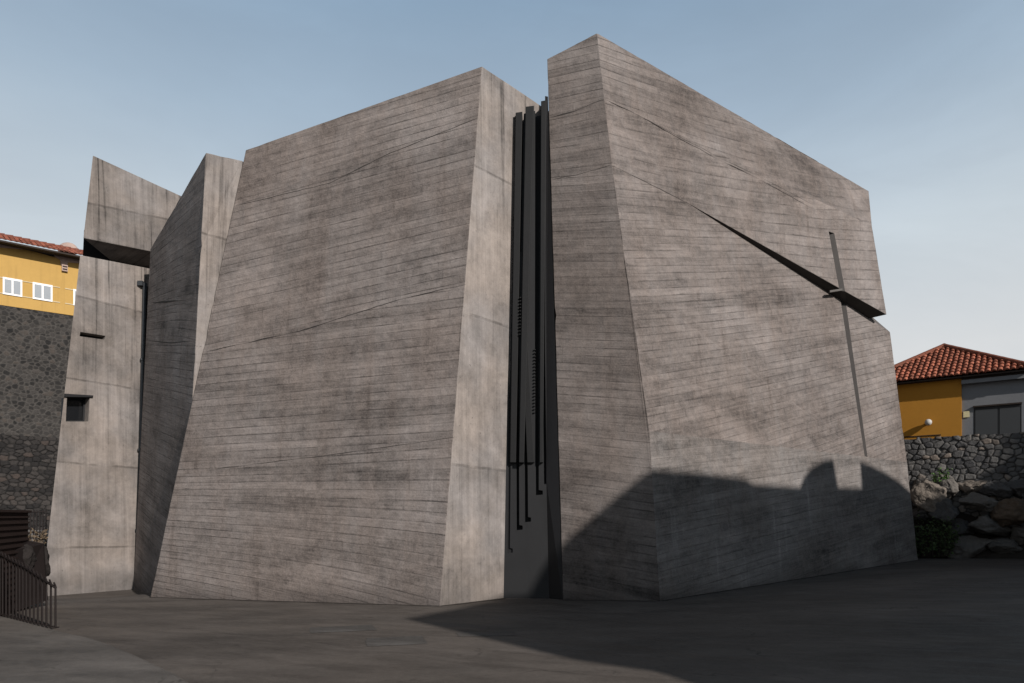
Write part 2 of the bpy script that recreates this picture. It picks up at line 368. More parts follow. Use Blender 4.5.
# raised walkway with a low rounded kerb, front left
edge = [at(x, y, (EYE-.10)*F/(y-HY)) for x, y in ((-60, 602), (0, 616), (58, 631), (84, 637), (111, 646), (151, 664), (178, 678), (205, 700), (225, 740), (235, 800))]
edge = [edge[0]+(edge[0]-edge[1]).normalized()*10]+edge+[Vector((-1.6, -1, .1)), Vector((-1.6, -12, .1))]
sm = []
for i in range(len(edge)-1):
    p0, p1, p2, p3 = (edge[max(0, min(len(edge)-1, i+k))] for k in (-1, 0, 1, 2))
    for k in range(6):
        u = k/6; sm.append(.5*((2*p1)+(p2-p0)*u+(2*p0-5*p1+4*p2-p3)*u*u+(3*p1-p0-3*p2+p3)*u**3))
sm.append(edge[-1]); sm = [Vector((p.x, p.y, .10)) for p in sm]
inner = [sm[i] for i in range(len(sm))]
bm = bmesh.new()
def offs(ps, d):
    o = []
    for i, p in enumerate(ps):
        t_ = (ps[min(i+1, len(ps)-1)]-ps[max(i-1, 0)]); n = Vector((-t_.y, t_.x, 0)).normalized(); o.append(p+n*d)
    return o
prof = [(.10, -.25), (.07, .05), (.045, .082), (.0, .098), (-.06, .10)]
rows = [[bm.verts.new(Vector((q.x, q.y, z))) for q in offs(sm, d)] for d, z in prof]
for a, b in zip(rows, rows[1:]):
    for i in range(len(a)-1): bm.faces.new((a[i], a[i+1], b[i+1], b[i]))
far = [bm.verts.new(Vector((-40, v.co.y*1.0, .10))) for v in rows[-1]]
for i in range(len(far)-1): bm.faces.new((rows[-1][i], rows[-1][i+1], far[i+1], far[i]))
bmesh.ops.triangulate(bm, faces=bm.faces[:])
o = part('raised_walkway', bm, M_walk, base=Vector((0, 0, 0))); tag(o, kind='structure')

def chip(bm, segs, seed, amp=.005):
    """break the ruler-straight arrises: subdivide the edges lying on the listed segments and nudge them"""
    es = set()
    for a, b in segs:
        d = (b-a); L = d.length; d.normalize()
        for e in bm.edges:
            if all(((v.co-a)-d*(v.co-a).dot(d)).length < 2e-3 and -.01 < (v.co-a).dot(d) < L+.01 for v in e.verts): es.add(e)
    for e in list(es):
        n = max(2, int(e.calc_length()/.16)); r = bmesh.ops.subdivide_edges(bm, edges=[e], cuts=n)
        fs = e.link_faces; inn = Vector()
        for v in [g for g in r['geom_inner'] if isinstance(g, bmesh.types.BMVert)]:
            p = v.co; inn = Vector()
            for f in v.link_faces: inn -= f.normal
            inn.normalize(); c_ = max(0, noise.noise(p*3.3+Vector((seed, 0, 0)))-.36)*.07+max(0, noise.noise(p*.9+Vector((0, seed, 0)))-.1)*.006
            v.co = p+inn*c_+Vector((noise.noise(p*2.1), noise.noise(p*2.3+Vector((9, 0, 0))), noise.noise(p*2.2+Vector((0, 9, 0)))))*amp

# ------------------------------------------------------------------ the church
church = empty('concrete_church', CBASE, 'huge angular board-marked concrete church of leaning grey blocks split by a cross-shaped slit', 'church')
def gp(px, py):                                   # pixel on the ground
    d = 12.0
    for _ in range(60): p = at(px, py, d); d += (p.z-gz(p.x, p.y))*F/max(30, (py-HY))*.7
    return at(px, py, d)
def down(pl, p, z=-.7):                           # slide p down its face to height z, along the steepest line
    A, B = pl.frame(); return p + B*((z-p.z)/B.z)
def along(a, b, z): return a+(b-a)*((z-a.z)/(b.z-a.z))

# -- block A: wide front face and bright side face
BN, TN = at(440, 606, 12.69), at(482, 66, 13.60)
BLp = gp(150, 597.5); plA = Plane(BN, TN, BLp)
BL, TL = BLp, plA.px(245.5, 150)
plS = Plane(BN, TN, gp(505, 598)); BR, TR = plS.px(505, 598), plS.px(539, 104)
BRx, TRx = BR+(BR-BN).normalized()*3.5, TR+(TR-TN).normalized()*1.8
BNd, BLd = along(TN, BN, -.7), along(TL, BL, -.7); BRd = BRx+(BNd-BN)
def on_edge(a, b, y):                             # point on 3D edge a-b that projects to image row y
    lo, hi = 0.0, 1.0
    ya = HY-F*(a.z-EYE)/a.y; yb = HY-F*(b.z-EYE)/b.y
    for _ in range(50):
        m_ = (lo+hi)/2; p = a+(b-a)*m_; yy = HY-F*(p.z-EYE)/p.y
        if (yy < y) == (ya < yb): lo = m_
        else: hi = m_
    return a+(b-a)*lo
a1, a2, a3 = on_edge(TL, BL, 206), on_edge(TL, BL, 352), on_edge(TL, BL, 476)
b1, b2, b3 = on_edge(TN, BN, 118), on_edge(TN, BN, 284), on_edge(TN, BN, 437)
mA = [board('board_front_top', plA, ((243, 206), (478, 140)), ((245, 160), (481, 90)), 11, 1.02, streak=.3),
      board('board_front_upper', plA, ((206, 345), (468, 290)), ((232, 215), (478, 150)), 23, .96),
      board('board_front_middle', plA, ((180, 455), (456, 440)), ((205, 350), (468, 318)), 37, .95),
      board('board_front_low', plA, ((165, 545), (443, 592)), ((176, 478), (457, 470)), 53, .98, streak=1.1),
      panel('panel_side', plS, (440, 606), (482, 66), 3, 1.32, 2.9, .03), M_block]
J = Vector((-2.2, 4.5, 0)); bk = Vector((0, 7.5, 0))
bm = bmesh.new()
for i, q in enumerate(([TL, TN, b1, a1], [a1, b1, b2, a2], [a2, b2, b3, a3], [a3, b3, BN, BNd, BLd, BL])): add_poly(bm, q, i)
add_poly(bm, [TN, TRx, BRd, BNd, BN, b3, b2, b1], 4)
TLb, TRb, BLb, BRb = TL+bk+Vector((1.2, 0, 0)), TRx+bk, BLd+bk+Vector((2.2, 0, 0)), BRd+bk
add_poly(bm, [TL, TLb, TRb, TRx, TN], 5); add_poly(bm, [BLd, BNd, BRd, BRb, BLb], 5)
add_poly(bm, [TL, a1, a2, a3, BL, BLd, BLb, TLb], 5); add_poly(bm, [TRx, TRb, BRb, BRd], 5); add_poly(bm, [TLb, BLb, BRb, TRb], 5)
bmesh.ops.triangulate(bm, faces=[f for f in bm.faces if f.material_index == 5])
bmesh.ops.recalc_face_normals(bm, faces=bm.faces[:]); bm.normal_update(); chip(bm, [(TL, TN), (TN, TRx), (TN, BNd), (TL, BLd)], 3)
tag(part('wall_block', bm, mA, church, bevel=.018), 'broad leaning concrete block with a pale narrow side face left of the dark steel strip')

# -- block B: right block with ridge, overhang and cross slit
L0p, Rdg, Pk = gp(563, 600), gp(660, 601), at(597, 33, 14.6)
plB1 = Plane(L0p, Rdg, Pk)
TLb_ = plB1.px(547, 59); r1, r2, r3 = plB1.px(604.3, 99), plB1.px(612, 165), plB1.px(649.5, 431)
lB1 = plB1.px(550.7, 180); lB0 = plB1.px(548.8, 118)
BRt = at(918, 560, 20.98); BRt.z = gz(BRt.x, BRt.y)
plL0 = Plane(r3, Rdg, BRt); N = plL0.px(907, 462)
plL1 = Plane(r2, r3, N); Mm, Ii, Tt = plL1.px(890, 332), plL1.px(869, 318.5), plL1.px(690, 204.5)
dI = Ii.y; Oo = at(886.5, 314.5, dI-.14)
plU1 = Plane(r1, Tt, Oo); K2 = plU1.px(871.8, 226)
TRt = at(868.6, 191, K2.y+.9)
plU2 = Plane(r1, K2, TRt); Pk2 = plU2.px(597, 33)
plSo = Plane(Tt, Oo, Ii)
# slit corners: top of the upper run, its meeting with the overhang edge, the lower run
def seg_at(p, q, x):                              # point on 3D edge p-q that projects to image column x
    lo, hi = 0.0, 1.0
    for _ in range(50):
        m_ = (lo+hi)/2; s_ = p+(q-p)*m_
        if CX+F*s_.x/s_.y < x: lo = m_
        else: hi = m_
    return p+(q-p)*lo
c_, d_ = plU1.px(828.8, 231.5), plU1.px(834.4, 233.5)
a_, b_ = seg_at(Tt, Oo, 839.0), seg_at(Tt, Oo, 845.2)
e_, f_ = seg_at(Tt, Ii, 840.8), seg_at(Tt, Ii, 846.0)
g_, h_ = plL1.px(864.8, 455.8), plL1.px(867.6, 457.0)
def on_seg(p, q, t): return p+(q-p)*t
# diagonal joints carried by ridge and outer edge
DU = ray(877, 321).normalized()*6.0 + Vector((-.12, 0, 0)); DO = DU+Vector((-.12, 0, .34)); DL = Vector((4.2, 6.2, 0))
mB = [board('board_left_cap', plB1, ((547, 116), (603, 104)), ((547, 70), (600, 58)), 61, .82, streak=.4),  # left-face tones lowered to paint its turn away from the sun
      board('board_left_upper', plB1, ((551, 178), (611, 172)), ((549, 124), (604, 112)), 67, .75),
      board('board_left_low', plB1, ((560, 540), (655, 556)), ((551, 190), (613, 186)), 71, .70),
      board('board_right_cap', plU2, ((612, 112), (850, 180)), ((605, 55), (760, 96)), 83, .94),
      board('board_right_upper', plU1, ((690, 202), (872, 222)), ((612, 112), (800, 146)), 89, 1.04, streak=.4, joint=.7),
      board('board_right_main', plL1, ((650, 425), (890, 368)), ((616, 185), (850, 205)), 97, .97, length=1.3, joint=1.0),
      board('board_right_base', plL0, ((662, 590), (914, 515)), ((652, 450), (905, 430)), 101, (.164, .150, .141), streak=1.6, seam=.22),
      plain('soffit_concrete', (.05, .046, .043), .9, .5, 2.0), M_block, plain('slit_concrete', (.066, .061, .058), .9, .5, 2.0), plain('groove_concrete', (.046, .042, .040), .9, .5, 2.0)]  # underside, slit and groove concretes darkened to paint their shade
bm = bmesh.new()
Rd, Ld, Bd = down(plL0, Rdg), down(plB1, L0p), down(plL0, BRt)
Rd = Rdg+(Rdg-r3)*(.7/(r3.z-Rdg.z)); Ld = L0p+(L0p-lB1)*(.7/(lB1.z-L0p.z)); Bd = BRt+(BRt-N)*((.7+BRt.z)/(N.z-BRt.z))
add_poly(bm, [TLb_, Pk, r1, lB0], 0); add_poly(bm, [lB0, r1, r2, lB1], 1); add_poly(bm, [lB1, r2, r3, Rdg, Rd, Ld, L0p], 2)
add_poly(bm, [Pk, TRt, K2, r1], 3)
add_poly(bm, [r1, K2, Oo, b_, d_, c_, a_, Tt], 4); add_poly(bm, [r1, Tt, r2], 4)
add_poly(bm, [r2, Tt, e_, g_, h_, f_, Ii, Mm, N, r3], 5)
add_poly(bm, [r3, N, BRt, Bd, Rd, Rdg], 6)
add_poly(bm, [Tt, a_, e_], 7); add_poly(bm, [b_, Oo, Ii, f_], 7)
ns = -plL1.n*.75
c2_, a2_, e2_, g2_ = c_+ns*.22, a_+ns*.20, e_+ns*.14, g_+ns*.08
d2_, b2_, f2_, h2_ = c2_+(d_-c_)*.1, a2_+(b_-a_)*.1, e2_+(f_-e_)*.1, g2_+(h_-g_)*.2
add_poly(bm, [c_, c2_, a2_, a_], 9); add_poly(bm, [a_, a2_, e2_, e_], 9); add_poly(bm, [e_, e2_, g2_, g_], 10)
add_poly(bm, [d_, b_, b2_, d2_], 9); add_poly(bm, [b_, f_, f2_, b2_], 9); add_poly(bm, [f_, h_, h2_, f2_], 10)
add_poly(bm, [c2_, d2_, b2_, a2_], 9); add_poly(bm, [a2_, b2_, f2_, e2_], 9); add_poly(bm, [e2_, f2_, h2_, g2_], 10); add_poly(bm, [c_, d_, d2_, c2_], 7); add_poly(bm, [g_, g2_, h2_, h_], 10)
# body behind the faces
TLk, Pkk, TRk, K2k, Ok, Ik = TLb_+DU+Vector((.9, 0, 0)), Pk+DU, TRt+DU, K2+DU, Oo+DO, Ii+DO
Mk, Nk, Bk_ = Mm+Vector((1.2, 6.2, 0)), N+Vector((1.2, 6.2, 0)), Bd+Vector((1.2, 6.2, 0)); Ldk = Ld+Vector((.9, 6.2, 0))
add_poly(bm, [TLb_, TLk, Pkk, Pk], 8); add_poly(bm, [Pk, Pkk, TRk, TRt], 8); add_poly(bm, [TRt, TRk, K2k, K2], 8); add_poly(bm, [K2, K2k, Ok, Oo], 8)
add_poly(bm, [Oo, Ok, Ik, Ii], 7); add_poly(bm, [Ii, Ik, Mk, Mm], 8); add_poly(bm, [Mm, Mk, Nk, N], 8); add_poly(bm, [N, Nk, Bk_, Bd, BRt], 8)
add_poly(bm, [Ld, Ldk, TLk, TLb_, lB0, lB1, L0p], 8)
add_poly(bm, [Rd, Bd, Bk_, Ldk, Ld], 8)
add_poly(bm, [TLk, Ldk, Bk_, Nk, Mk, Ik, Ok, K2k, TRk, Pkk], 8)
bmesh.ops.triangulate(bm, faces=[f for f in bm.faces if f.material_index in (7, 8, 9, 10)])
bmesh.ops.recalc_face_normals(bm, faces=bm.faces[:]); bm.normal_update(); chip(bm, [(TLb_, Pk), (Pk, TRt), (Pk, r1), (r1, r2), (r2, r3), (r3, Rdg), (TRt, K2), (K2, Oo), (Mm, N), (N, BRt), (TLb_, lB0), (lB0, lB1), (lB1, L0p), (Ii, Mm)], 5)
tag(part('wall_block', bm, mB, church, bevel=.016), 'right-hand concrete block with an overhanging upper mass and a cross-shaped slit')
# short concrete rib crossing the slit in the overhang
p1, p2 = on_seg(Tt, Oo, .69), seg_at(Tt, Oo, 844.6)
q1, q2 = plU1.px(830.0, 291.6), plU1.px(842.5, 289.6)
bm = bmesh.new(); up = Vector((0, 0, .07)); prism(bm, [q1-up*.3, q2-up*.3, q2+up*.5, q1+up*.5], Vector((.04, .16, .03)))
part('slit_rib', bm, plain('rib_concrete', (.10, .093, .087), .9, .4, 3), church)

M_crack = plain('open_joint', (.030, .027, .025), .95, .4, 8)
def crack(name, pl, pts, w, seed, m=None):
    rnd_ = random.Random(seed); A, B = pl.frame(); ctr_ = []
    for (x0, y0), (x1, y1) in zip(pts, pts[1:]):
        n = max(2, int(math.hypot(x1-x0, y1-y0)/4))
        for i in range(n): ctr_.append(pl.px(x0+(x1-x0)*i/n, y0+(y1-y0)*i/n))
    ctr_.append(pl.px(*pts[-1])); bm = bmesh.new(); rows = []; L = len(ctr_)
    for i, p in enumerate(ctr_):
        p = p+B*(.012*noise.noise(Vector((i*.21, seed, 0)))+.004*rnd_.uniform(-1, 1)); ww = w*max(.12, .55+1.1*noise.noise(Vector((i*.17, seed, 5))))*min(1, i/3, (L-1-i)/3)+.001
        rows.append([bm.verts.new(p+B*sg*ww/2+pl.n*.004) for sg in (-1, 1)])
    for a, b in zip(rows, rows[1:]): bm.faces.new((a[0], b[0], b[1], a[1]))
    return part(name, bm, m or M_crack, church, recalc=False)
crack('pour_joint', plA, [(236, 206), (330, 183), (386, 155), (478, 118)], .018, 1); crack('pour_joint', plA, [(205, 352), (300, 331), (398, 300), (467, 284)], .018, 2)
crack('pour_joint', plA, [(214, 469), (330, 455), (457, 437)], .010, 3)
crack('pour_joint', plB1, [(549, 118), (575, 111), (603, 99)], .022, 4); crack('pour_joint', plB1, [(552, 180), (580, 174), (611, 165)], .018, 5)
crack('pour_joint', plU2, [(606, 100), (632, 112), (668, 131), (720, 158)], .020, 6); crack('pour_joint', plU2, [(724, 160), (756, 175), (800, 198), (815, 206)], .020, 16); crack('pour_joint', plU2, [(835, 216), (852, 226)], .012, 17)
crack('pour_joint', plL1, [(613, 166), (650, 184), (690, 204.5)], .016, 7)

# -- block C: dark face turned away from the sun, thin bright flank
cB, cT, cP = at(133.5, 587, 18.1), at(148, 262, 18.5), at(206, 152.5, 14.1)
cR = on_edge(TL, BL, 398)+Vector((-.015, .03, 0)); plC = Plane(cB, cR, cP)
cT, cU = plC.px(148, 262), plC.px(150.3, 249)
cRl = cP+(cR-cP)*((cP.z+.7)/(cP.z-cR.z))
cQ = at(242.5, 160.8, TL.y+.02); plC2 = Plane(cP, cR, cQ)
cQl = cQ+(cRl-cP)+Vector((1.2, 0, 0))*0; cBd = along(cU, cB, -.9); cs1, cs2 = on_edge(cP, cRl, 345), on_edge(cU, cB, 338)
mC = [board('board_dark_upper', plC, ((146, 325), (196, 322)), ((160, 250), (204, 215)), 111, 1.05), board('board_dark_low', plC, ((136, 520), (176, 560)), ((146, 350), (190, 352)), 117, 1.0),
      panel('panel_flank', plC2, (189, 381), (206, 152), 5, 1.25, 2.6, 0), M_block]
crack('pour_joint', plC, [(150, 303), (186, 300), (192, 298)], .04, 8); crack('pour_joint', plC, [(146, 340), (170, 343), (193, 341)], .04, 9)
bm = bmesh.new()
add_poly(bm, [cU, cP, cs1, cs2], 0); add_poly(bm, [cs2, cs1, cRl, cBd, cB], 1); add_poly(bm, [cP, cQ, cQl, cRl, cs1], 2)
bkc = Vector((1.0, 7, 0)); 
add_poly(bm, [cU, cU+bkc, cQ+bkc, cQ, cP], 3); add_poly(bm, [cU, cs2, cB, cBd, cBd+bkc, cU+bkc], 3); add_poly(bm, [cQ, cQ+bkc, cQl+bkc, cQl], 3)
add_poly(bm, [cU+bkc, cBd+bkc, cQl+bkc, cQ+bkc], 3); add_poly(bm, [cBd, cRl, cQl, cQl+bkc, cBd+bkc], 3)
bmesh.ops.triangulate(bm, faces=[f for f in bm.faces if f.material_index == 3])
bmesh.ops.recalc_face_normals(bm, faces=bm.faces[:]); bm.normal_update(); chip(bm, [(cU, cP), (cP, cs1), (cs1, cRl), (cP, cQ)], 7)
tag(part('wall_block', bm, mC, church, bevel=.016), 'narrow peaked concrete block with a shaded front face')

# -- block D: left tower, cap above a dark horizontal slot
D0, D1, D2 = at(44, 584, 16.5), at(133.5, 587, 18.1), at(147.8, 268, 18.5)
plD = Plane(D0, D1, D2)
dl, dr, dtl, dtr = plD.px(42, 590), plD.px(152, 590), plD.px(80.2, 255), plD.px(150, 268.5)
dtr2 = dtr+(dtr-dtl)*.3; dr2 = dr+(dr-dl)*.2
wl = plD.px(56.5, 423); dlx = dl
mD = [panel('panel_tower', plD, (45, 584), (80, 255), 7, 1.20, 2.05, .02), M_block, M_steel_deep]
bkd = Vector((-.8, 6, 0))
bm = bmesh.new(); dld, drd = along(dtl, dl, -1.0), along(dtr2, dr2, -1.0)
prism(bm, [dtl, dtr2, drd, dld], bkd)
for f in bm.faces: f.material_index = 0
tower = part('wall_block', bm, mD, church); tag(tower, 'left concrete tower wall with horizontal pour lines, a slot and a small window')
# window niche at the left edge and the slim slot above it
nm = plD.n
niche = [plD.px(67.2, 396.5), plD.px(89.8, 396.5), plD.px(88.3, 421.5), plD.px(66.0, 421.5)]
bm = bmesh.new(); prism(bm, [p+nm*.5 for p in niche], -nm*1.05, 0); cut(tower, bm)
slot = [plD.px(80.5, 332), plD.px(105.5, 336), plD.px(104.5, 339.6), plD.px(79.8, 336.2)]
bm = bmesh.new(); prism(bm, [p+nm*.5 for p in slot], -nm*1.1, 0); cut(tower, bm)
bv = tower.modifiers.new('bevel', 'BEVEL'); bv.width = .02; bv.segments = 2; bv.limit_method = 'ANGLE'; bv.angle_limit = R(30)
bm = bmesh.new(); sl = [CAM+(p-CAM)*1.012 for p in slot]; prism(bm, sl, Vector((-.02, .03, 0))); part('slot_back', bm, M_steel_deep, church)
bm = bmesh.new(); hood = [plD.px(63.6, 393.8), plD.px(92.4, 395.6), plD.px(92.2, 397.4), plD.px(63.4, 397.0)]; prism(bm, [p+nm*.05 for p in hood], Vector((-.24, .42, 0)))
win = bmesh.new(); fr = [p-nm*.34 for p in niche]
ctr = sum(fr, Vector())/4
def ring(bm, pts, t, d):
    n = len(pts); c = sum(pts, Vector())/n; inn = [p+(c-p)*t for p in pts]
    a = [bm.verts.new(p) for p in pts]; b = [bm.verts.new(p) for p in inn]; a2 = [bm.verts.new(p+d) for p in pts]; b2 = [bm.verts.new(p+d) for p in inn]
    for i in range(n):
        j = (i+1) % n
        for q in ((a[i], a[j], b[j], b[i]), (a2[i], b2[i], b2[j], a2[j]), (a[i], a2[i], a2[j], a[j]), (b[i], b[j], b2[j], b2[i])): bm.faces.new(q)
    return inn
inn = ring(win, fr, .16, nm*.10)
wf = part('window', win, M_steel, church)
bm2 = bmesh.new(); prism(bm2, [p+nm*.03 for p in inn], -nm*.03); sub('pane', bm2, M_glass, wf, church)
sub('hood', bm, M_steel_deep, wf, church)
# cap over the slot
dcap = nm*.05
capb = [plD.px(82.2, 238.5)+dcap, plD.px(158, 253.5)+dcap]; capt = [plD.px(93.6, 154.5)+dcap-nm*.1, plD.px(190, 199)+dcap-nm*.1]
plDc = Plane(capb[0], capb[1], capt[0])
bm = bmesh.new(); prism(bm, [capt[0], capt[1], capb[1], capb[0]], bkd)
tag(part('wall_cap', bm, panel('panel_cap', plDc, (82, 238), (93, 154), 9, 1.05, 1.35, -.13, 1.2), church, bevel=.018), 'raised concrete cap floating over the dark slot of the tower')
core = [CAM+(plD.px(*p)-CAM)*1.055 for p in ((84, 230), (160, 246), (160, 280), (82.5, 262))]
bm = bmesh.new(); prism(bm, core, bkd*.6); part('slot_back', bm, M_steel_deep, church)  # black core paints the deep shade of the recess under the cap
# drainpipe in the corner between tower and dark block
bm = bmesh.new(); pt = [plD.px(x, y)+nm*.07 for x, y in ((143.6, 284), (142.6, 330), (139.5, 450), (135.0, 580))]
tube(bm, pt, .05, 10); pipe = part('drainpipe', bm, M_pipe, church, smooth=True)
bm = bmesh.new(); p = plD.px(139.6, 284); box(bm, p+nm*.06, .13, .10, .12); sub('rainwater_head', bm, M_pipe, pipe, church)
for y in (360, 450, 530):
    bm = bmesh.new(); x = 143.6-(y-284)*.0285; tube(bm, [plD.px(x, y)+nm*.07+Vector((0, 0, -.03)), plD.px(x, y)+nm*.07+Vector((0, 0, .03))], .062, 10); sub('pipe_bracket', bm, M_pipe, pipe, church)

# -- steel infill between blocks A and B: tall panel with stepped slots and proud fins
sB0, sB1 = plS.px(503.5, 599.3), at(550.0, 599.3, 13.75)
plF = Plane(sB0, at(550, 599, 13.85), plS.px(514.2, 112)-plS.n*.0)
def strip(pts, d): return [plF.px(*p) for p in pts], d
pf = [plF.px(x, y) for x, y in ((503.4, 606), (549.5, 606), (546.5, 480), (545.5, 108), (515, 116), (509, 320))]
pf = [p for p in pf]; nf = plF.n
bm = bmesh.new(); prism(bm, pf, -nm*0 - nf*.35)
infill = part('steel_infill', bm, [M_steel, M_steel_deep], church); tag(infill, 'dark steel panel strip between the two concrete blocks, cut by long stepped slots')
slots = [((515.5, 118, 2.6), (510.4, 350, 2.4), (508.6, 552, 2.6), 3.6), ((522.5, 100, 3.0), (517.4, 350, 2.4), (518.0, 529, 2.6), 4.2), ((527.0, 250, 2.0), (525.5, 350, 2.4), (526.6, 521, 3.0), 3.6),
         ((538.0, 100, 5.5), (536.8, 350, 3.8), (537.4, 494, 2.8), 5.0), ((544.2, 100, 2.4), (543.8, 350, 2.6), (545.4, 483, 2.6), 3.6)]
def slot_poly(s):
    (x0, y0, w0), (x1, y1, w1), (x2, y2, w2), foot = s
    return [plF.px(*p) for p in ((x0-w0/2, y0), (x0+w0/2, y0), (x1+w1/2, y1), (x2+w2/2, y2-4), (x2+w2/2+foot*.8, y2-3.4), (x2+w2/2+foot*.8, y2+.6), (x2-w2/2, y2+1.2), (x1-w1/2, y1))]
for k, s in enumerate(slots):
    bm = bmesh.new(); prism(bm, [p+nf*.3 for p in slot_poly(s)], -nf*(.34 if k == 0 else .5), 1); cut(infill, bm)
# fins standing proud of the panel in the upper part
def fin(x0, x1, ytop, ybot, d, x0b=None, x1b=None):
    x0b, x1b = x0b or x0, x1b or x1
    bm = bmesh.new(); po = Plane(plF.p+nf*d, plF.p+nf*d+nf.orthogonal(), plF.p+nf*d+nf.cross(nf.orthogonal())); q = [po.px(x0, ytop), po.px(x1, ytop-1.0), po.px(x1b, ybot), po.px(x0b, ybot)]; prism(bm, q, -nf*(d+.12)); return part('steel_fin', bm, M_fin, church, bevel=.008)
fin(515.6, 522.4, 112.5, 462.5, .10, 510.0, 516.0); fin(525.6, 534.0, 106.5, 462.5, .18, 519.0, 524.0); fin(541.0, 546.4, 101.0, 462.5, .12, 539.6, 543.0)
fin(518.4, 522.6, 252, 462.5, .08, 527.2, 534.4)
# rows of small pegs up the slots
for n_, x_, y_, d_ in ((20, 534.8, 350, .02), (12, 520.6, 300, .2)):
    for i in range(n_):
        bm = bmesh.new(); box(bm, plF.px(x_-(i*.03), y_+i*3.3)+nf*d_*.6, .035, .06, .018); part('peg', bm, M_fin, church)
# black return plate on the right of the strip
bm = bmesh.new()
rt = [Vector(plF.px(549.3, 606)), plF.px(546.3, 480), plF.px(545.0, 96)]; lf = [plB1.px(563.6, 606), plB1.px(559.2, 480), plB1.px(548.0, 96)]
add_poly(bm, [rt[0], rt[1], rt[2], lf[2]+Vector((0, .02, 0)), lf[1]+Vector((0, .02, 0)), lf[0]+Vector((0, .02, 0))])
bmesh.ops.solidify(bm, geom=bm.faces[:], thickness=.05) if False else None
tag(part('return_plate', bm, M_steel_deep, church, recalc=False), 'black steel side plate of the strip')

for a, b in ((gp(150, 597.5), gp(440, 606)), (gp(440, 606), gp(505, 598.5)), (gp(563, 600), gp(660, 601)), (gp(660, 601), BRt)):
    d = b-a; n = int(d.length/.12); sd = Vector((d.y, -d.x, 0)).normalized(); sd = sd if sd.y < 0 else -sd; bm = bmesh.new(); rows = []
    for i in range(n+1):
        p = a+d*(i/n); zz = gz(p.x, p.y)+.005; q = p+sd*(.05+.07*max(0, .4+noise.noise(p*1.7))+.03*noise.noise(p*6)); rows.append((bm.verts.new((p.x-sd.x*.1, p.y-sd.y*.1, zz)), bm.verts.new((q.x, q.y, gz(q.x, q.y)+.005))))
    for r0, r1_ in zip(rows, rows[1:]): bm.faces.new((r0[0], r1_[0], r1_[1], r0[1]))
    tag(part('dirt_strip', bm, M_dirt, base=a.copy()), kind='structure')

# ------------------------------------------------------------------ stone walls
def stone_wall(name, o, ex, ey_up, L, H, step, cell, mat, label, seed, depth=.06, mortar=.10, aspect=1.3, thick=.6, topjit=0.0):
    """displaced grid on the plane o + s*ex + t*up with irregular stones; closed with a back and top"""
    rng = np.random.default_rng(seed); nx, nz = int(L/step)+1, int(H/step)+1
    S, T = np.meshgrid(np.linspace(0, L, nx), np.linspace(0, H, nz), indexing='ij')
    cx, cz = cell*aspect, cell; gx, gz_ = int(L/cx)+3, int(H/cz)+3
    off = rng.uniform(-.5, .5, (gz_,)) ; px_ = np.zeros((gx, gz_)); pz_ = np.zeros((gx, gz_))
    for i in range(gx):
        for j in range(gz_):
            px_[i, j] = (i-1+.5+rng.uniform(-.38, .38)+off[j])*cx; pz_[i, j] = (j-1+.5+rng.uniform(-.38, .38))*cz
    val = rng.uniform(0, 1, (gx, gz_)); bul = rng.uniform(.3, 1.0, (gx, gz_)); wgt = rng.uniform(-.12, .12, (gx, gz_))*cell
    nz1 = np.array([[noise.fractal(Vector((a*3.1, b*3.1, seed)), 1.0, 2.0, 4) for b in T[0]] for a in S[:, 0]])
    f1 = np.full(S.shape, 1e9); f2 = np.full(S.shape, 1e9); idv = np.zeros(S.shape); idb = np.zeros(S.shape)
    wS = S+nz1*.10*cell; wT = T+np.roll(nz1, 7, 0)*.10*cell
    for i in range(gx):
        for j in range(gz_):
            m_ = (np.abs(wS-px_[i, j]) < cx*2.2) & (np.abs(wT-pz_[i, j]) < cz*2.2)
            if not m_.any(): continue
            d = np.hypot((wS[m_]-px_[i, j])/aspect, wT[m_]-pz_[i, j])+wgt[i, j]
            o1, o2 = f1[m_], f2[m_]; near = d < o1
            f2[m_] = np.where(near, o1, np.minimum(o2, d)); f1[m_] = np.where(near, d, o1)
            t1 = idv[m_]; t1[near] = val[i, j]; idv[m_] = t1; t2 = idb[m_]; t2[near] = bul[i, j]; idb[m_] = t2
    gap = 1-np.clip((f2-f1)/(mortar*cell*2), 0, 1); e_ = np.clip((f2-f1)/(cell*.34), 0, 1)
    h = depth*(np.sqrt(e_)*idb+.25*nz1)
    up = ey_up; n = ex.cross(up).normalized()
    if n.dot(CAM-o) < 0: n = -n
    co = np.array(o)+S[..., None]*np.array(ex)+T[..., None]*np.array(up)+h[..., None]*np.array(n)
    if topjit: co[:, -1, 2] += topjit*(idb[:, -1]-.5)
    bmv = co.reshape(-1, 3); faces = [(i*nz+j, (i+1)*nz+j, (i+1)*nz+j+1, i*nz+j+1) for i in range(nx-1) for j in range(nz-1)]
    k0 = len(bmv); back = co[:, -1]-np.array(n)*thick; low = co[:, 0]-np.array(n)*thick
    allv = np.vstack([bmv, back, low]); kb, kl = k0, k0+nx
    for i in range(nx-1):
        faces.append((i*nz+nz-1, (i+1)*nz+nz-1, kb+i+1, kb+i)); faces.append((kb+i, kb+i+1, kl+i+1, kl+i))
    me = bpy.data.meshes.new(name); base = Vector(o)+ex*L/2
    me.from_pydata([tuple(Vector(v)-base) for v in allv], [], faces); me.update()
    for nm_, arr in (('stone', idv), ('gap', gap)):
        a = me.attributes.new(nm_, 'FLOAT', 'POINT'); a.data.foreach_set('value', np.concatenate([arr.reshape(-1), arr[:, -1], arr[:, 0]]).astype(np.float32))
    ob = link(name, me, mat, None, base); tag(ob, label, 'wall')
    return ob
Z = Vector((0, 0, 1))
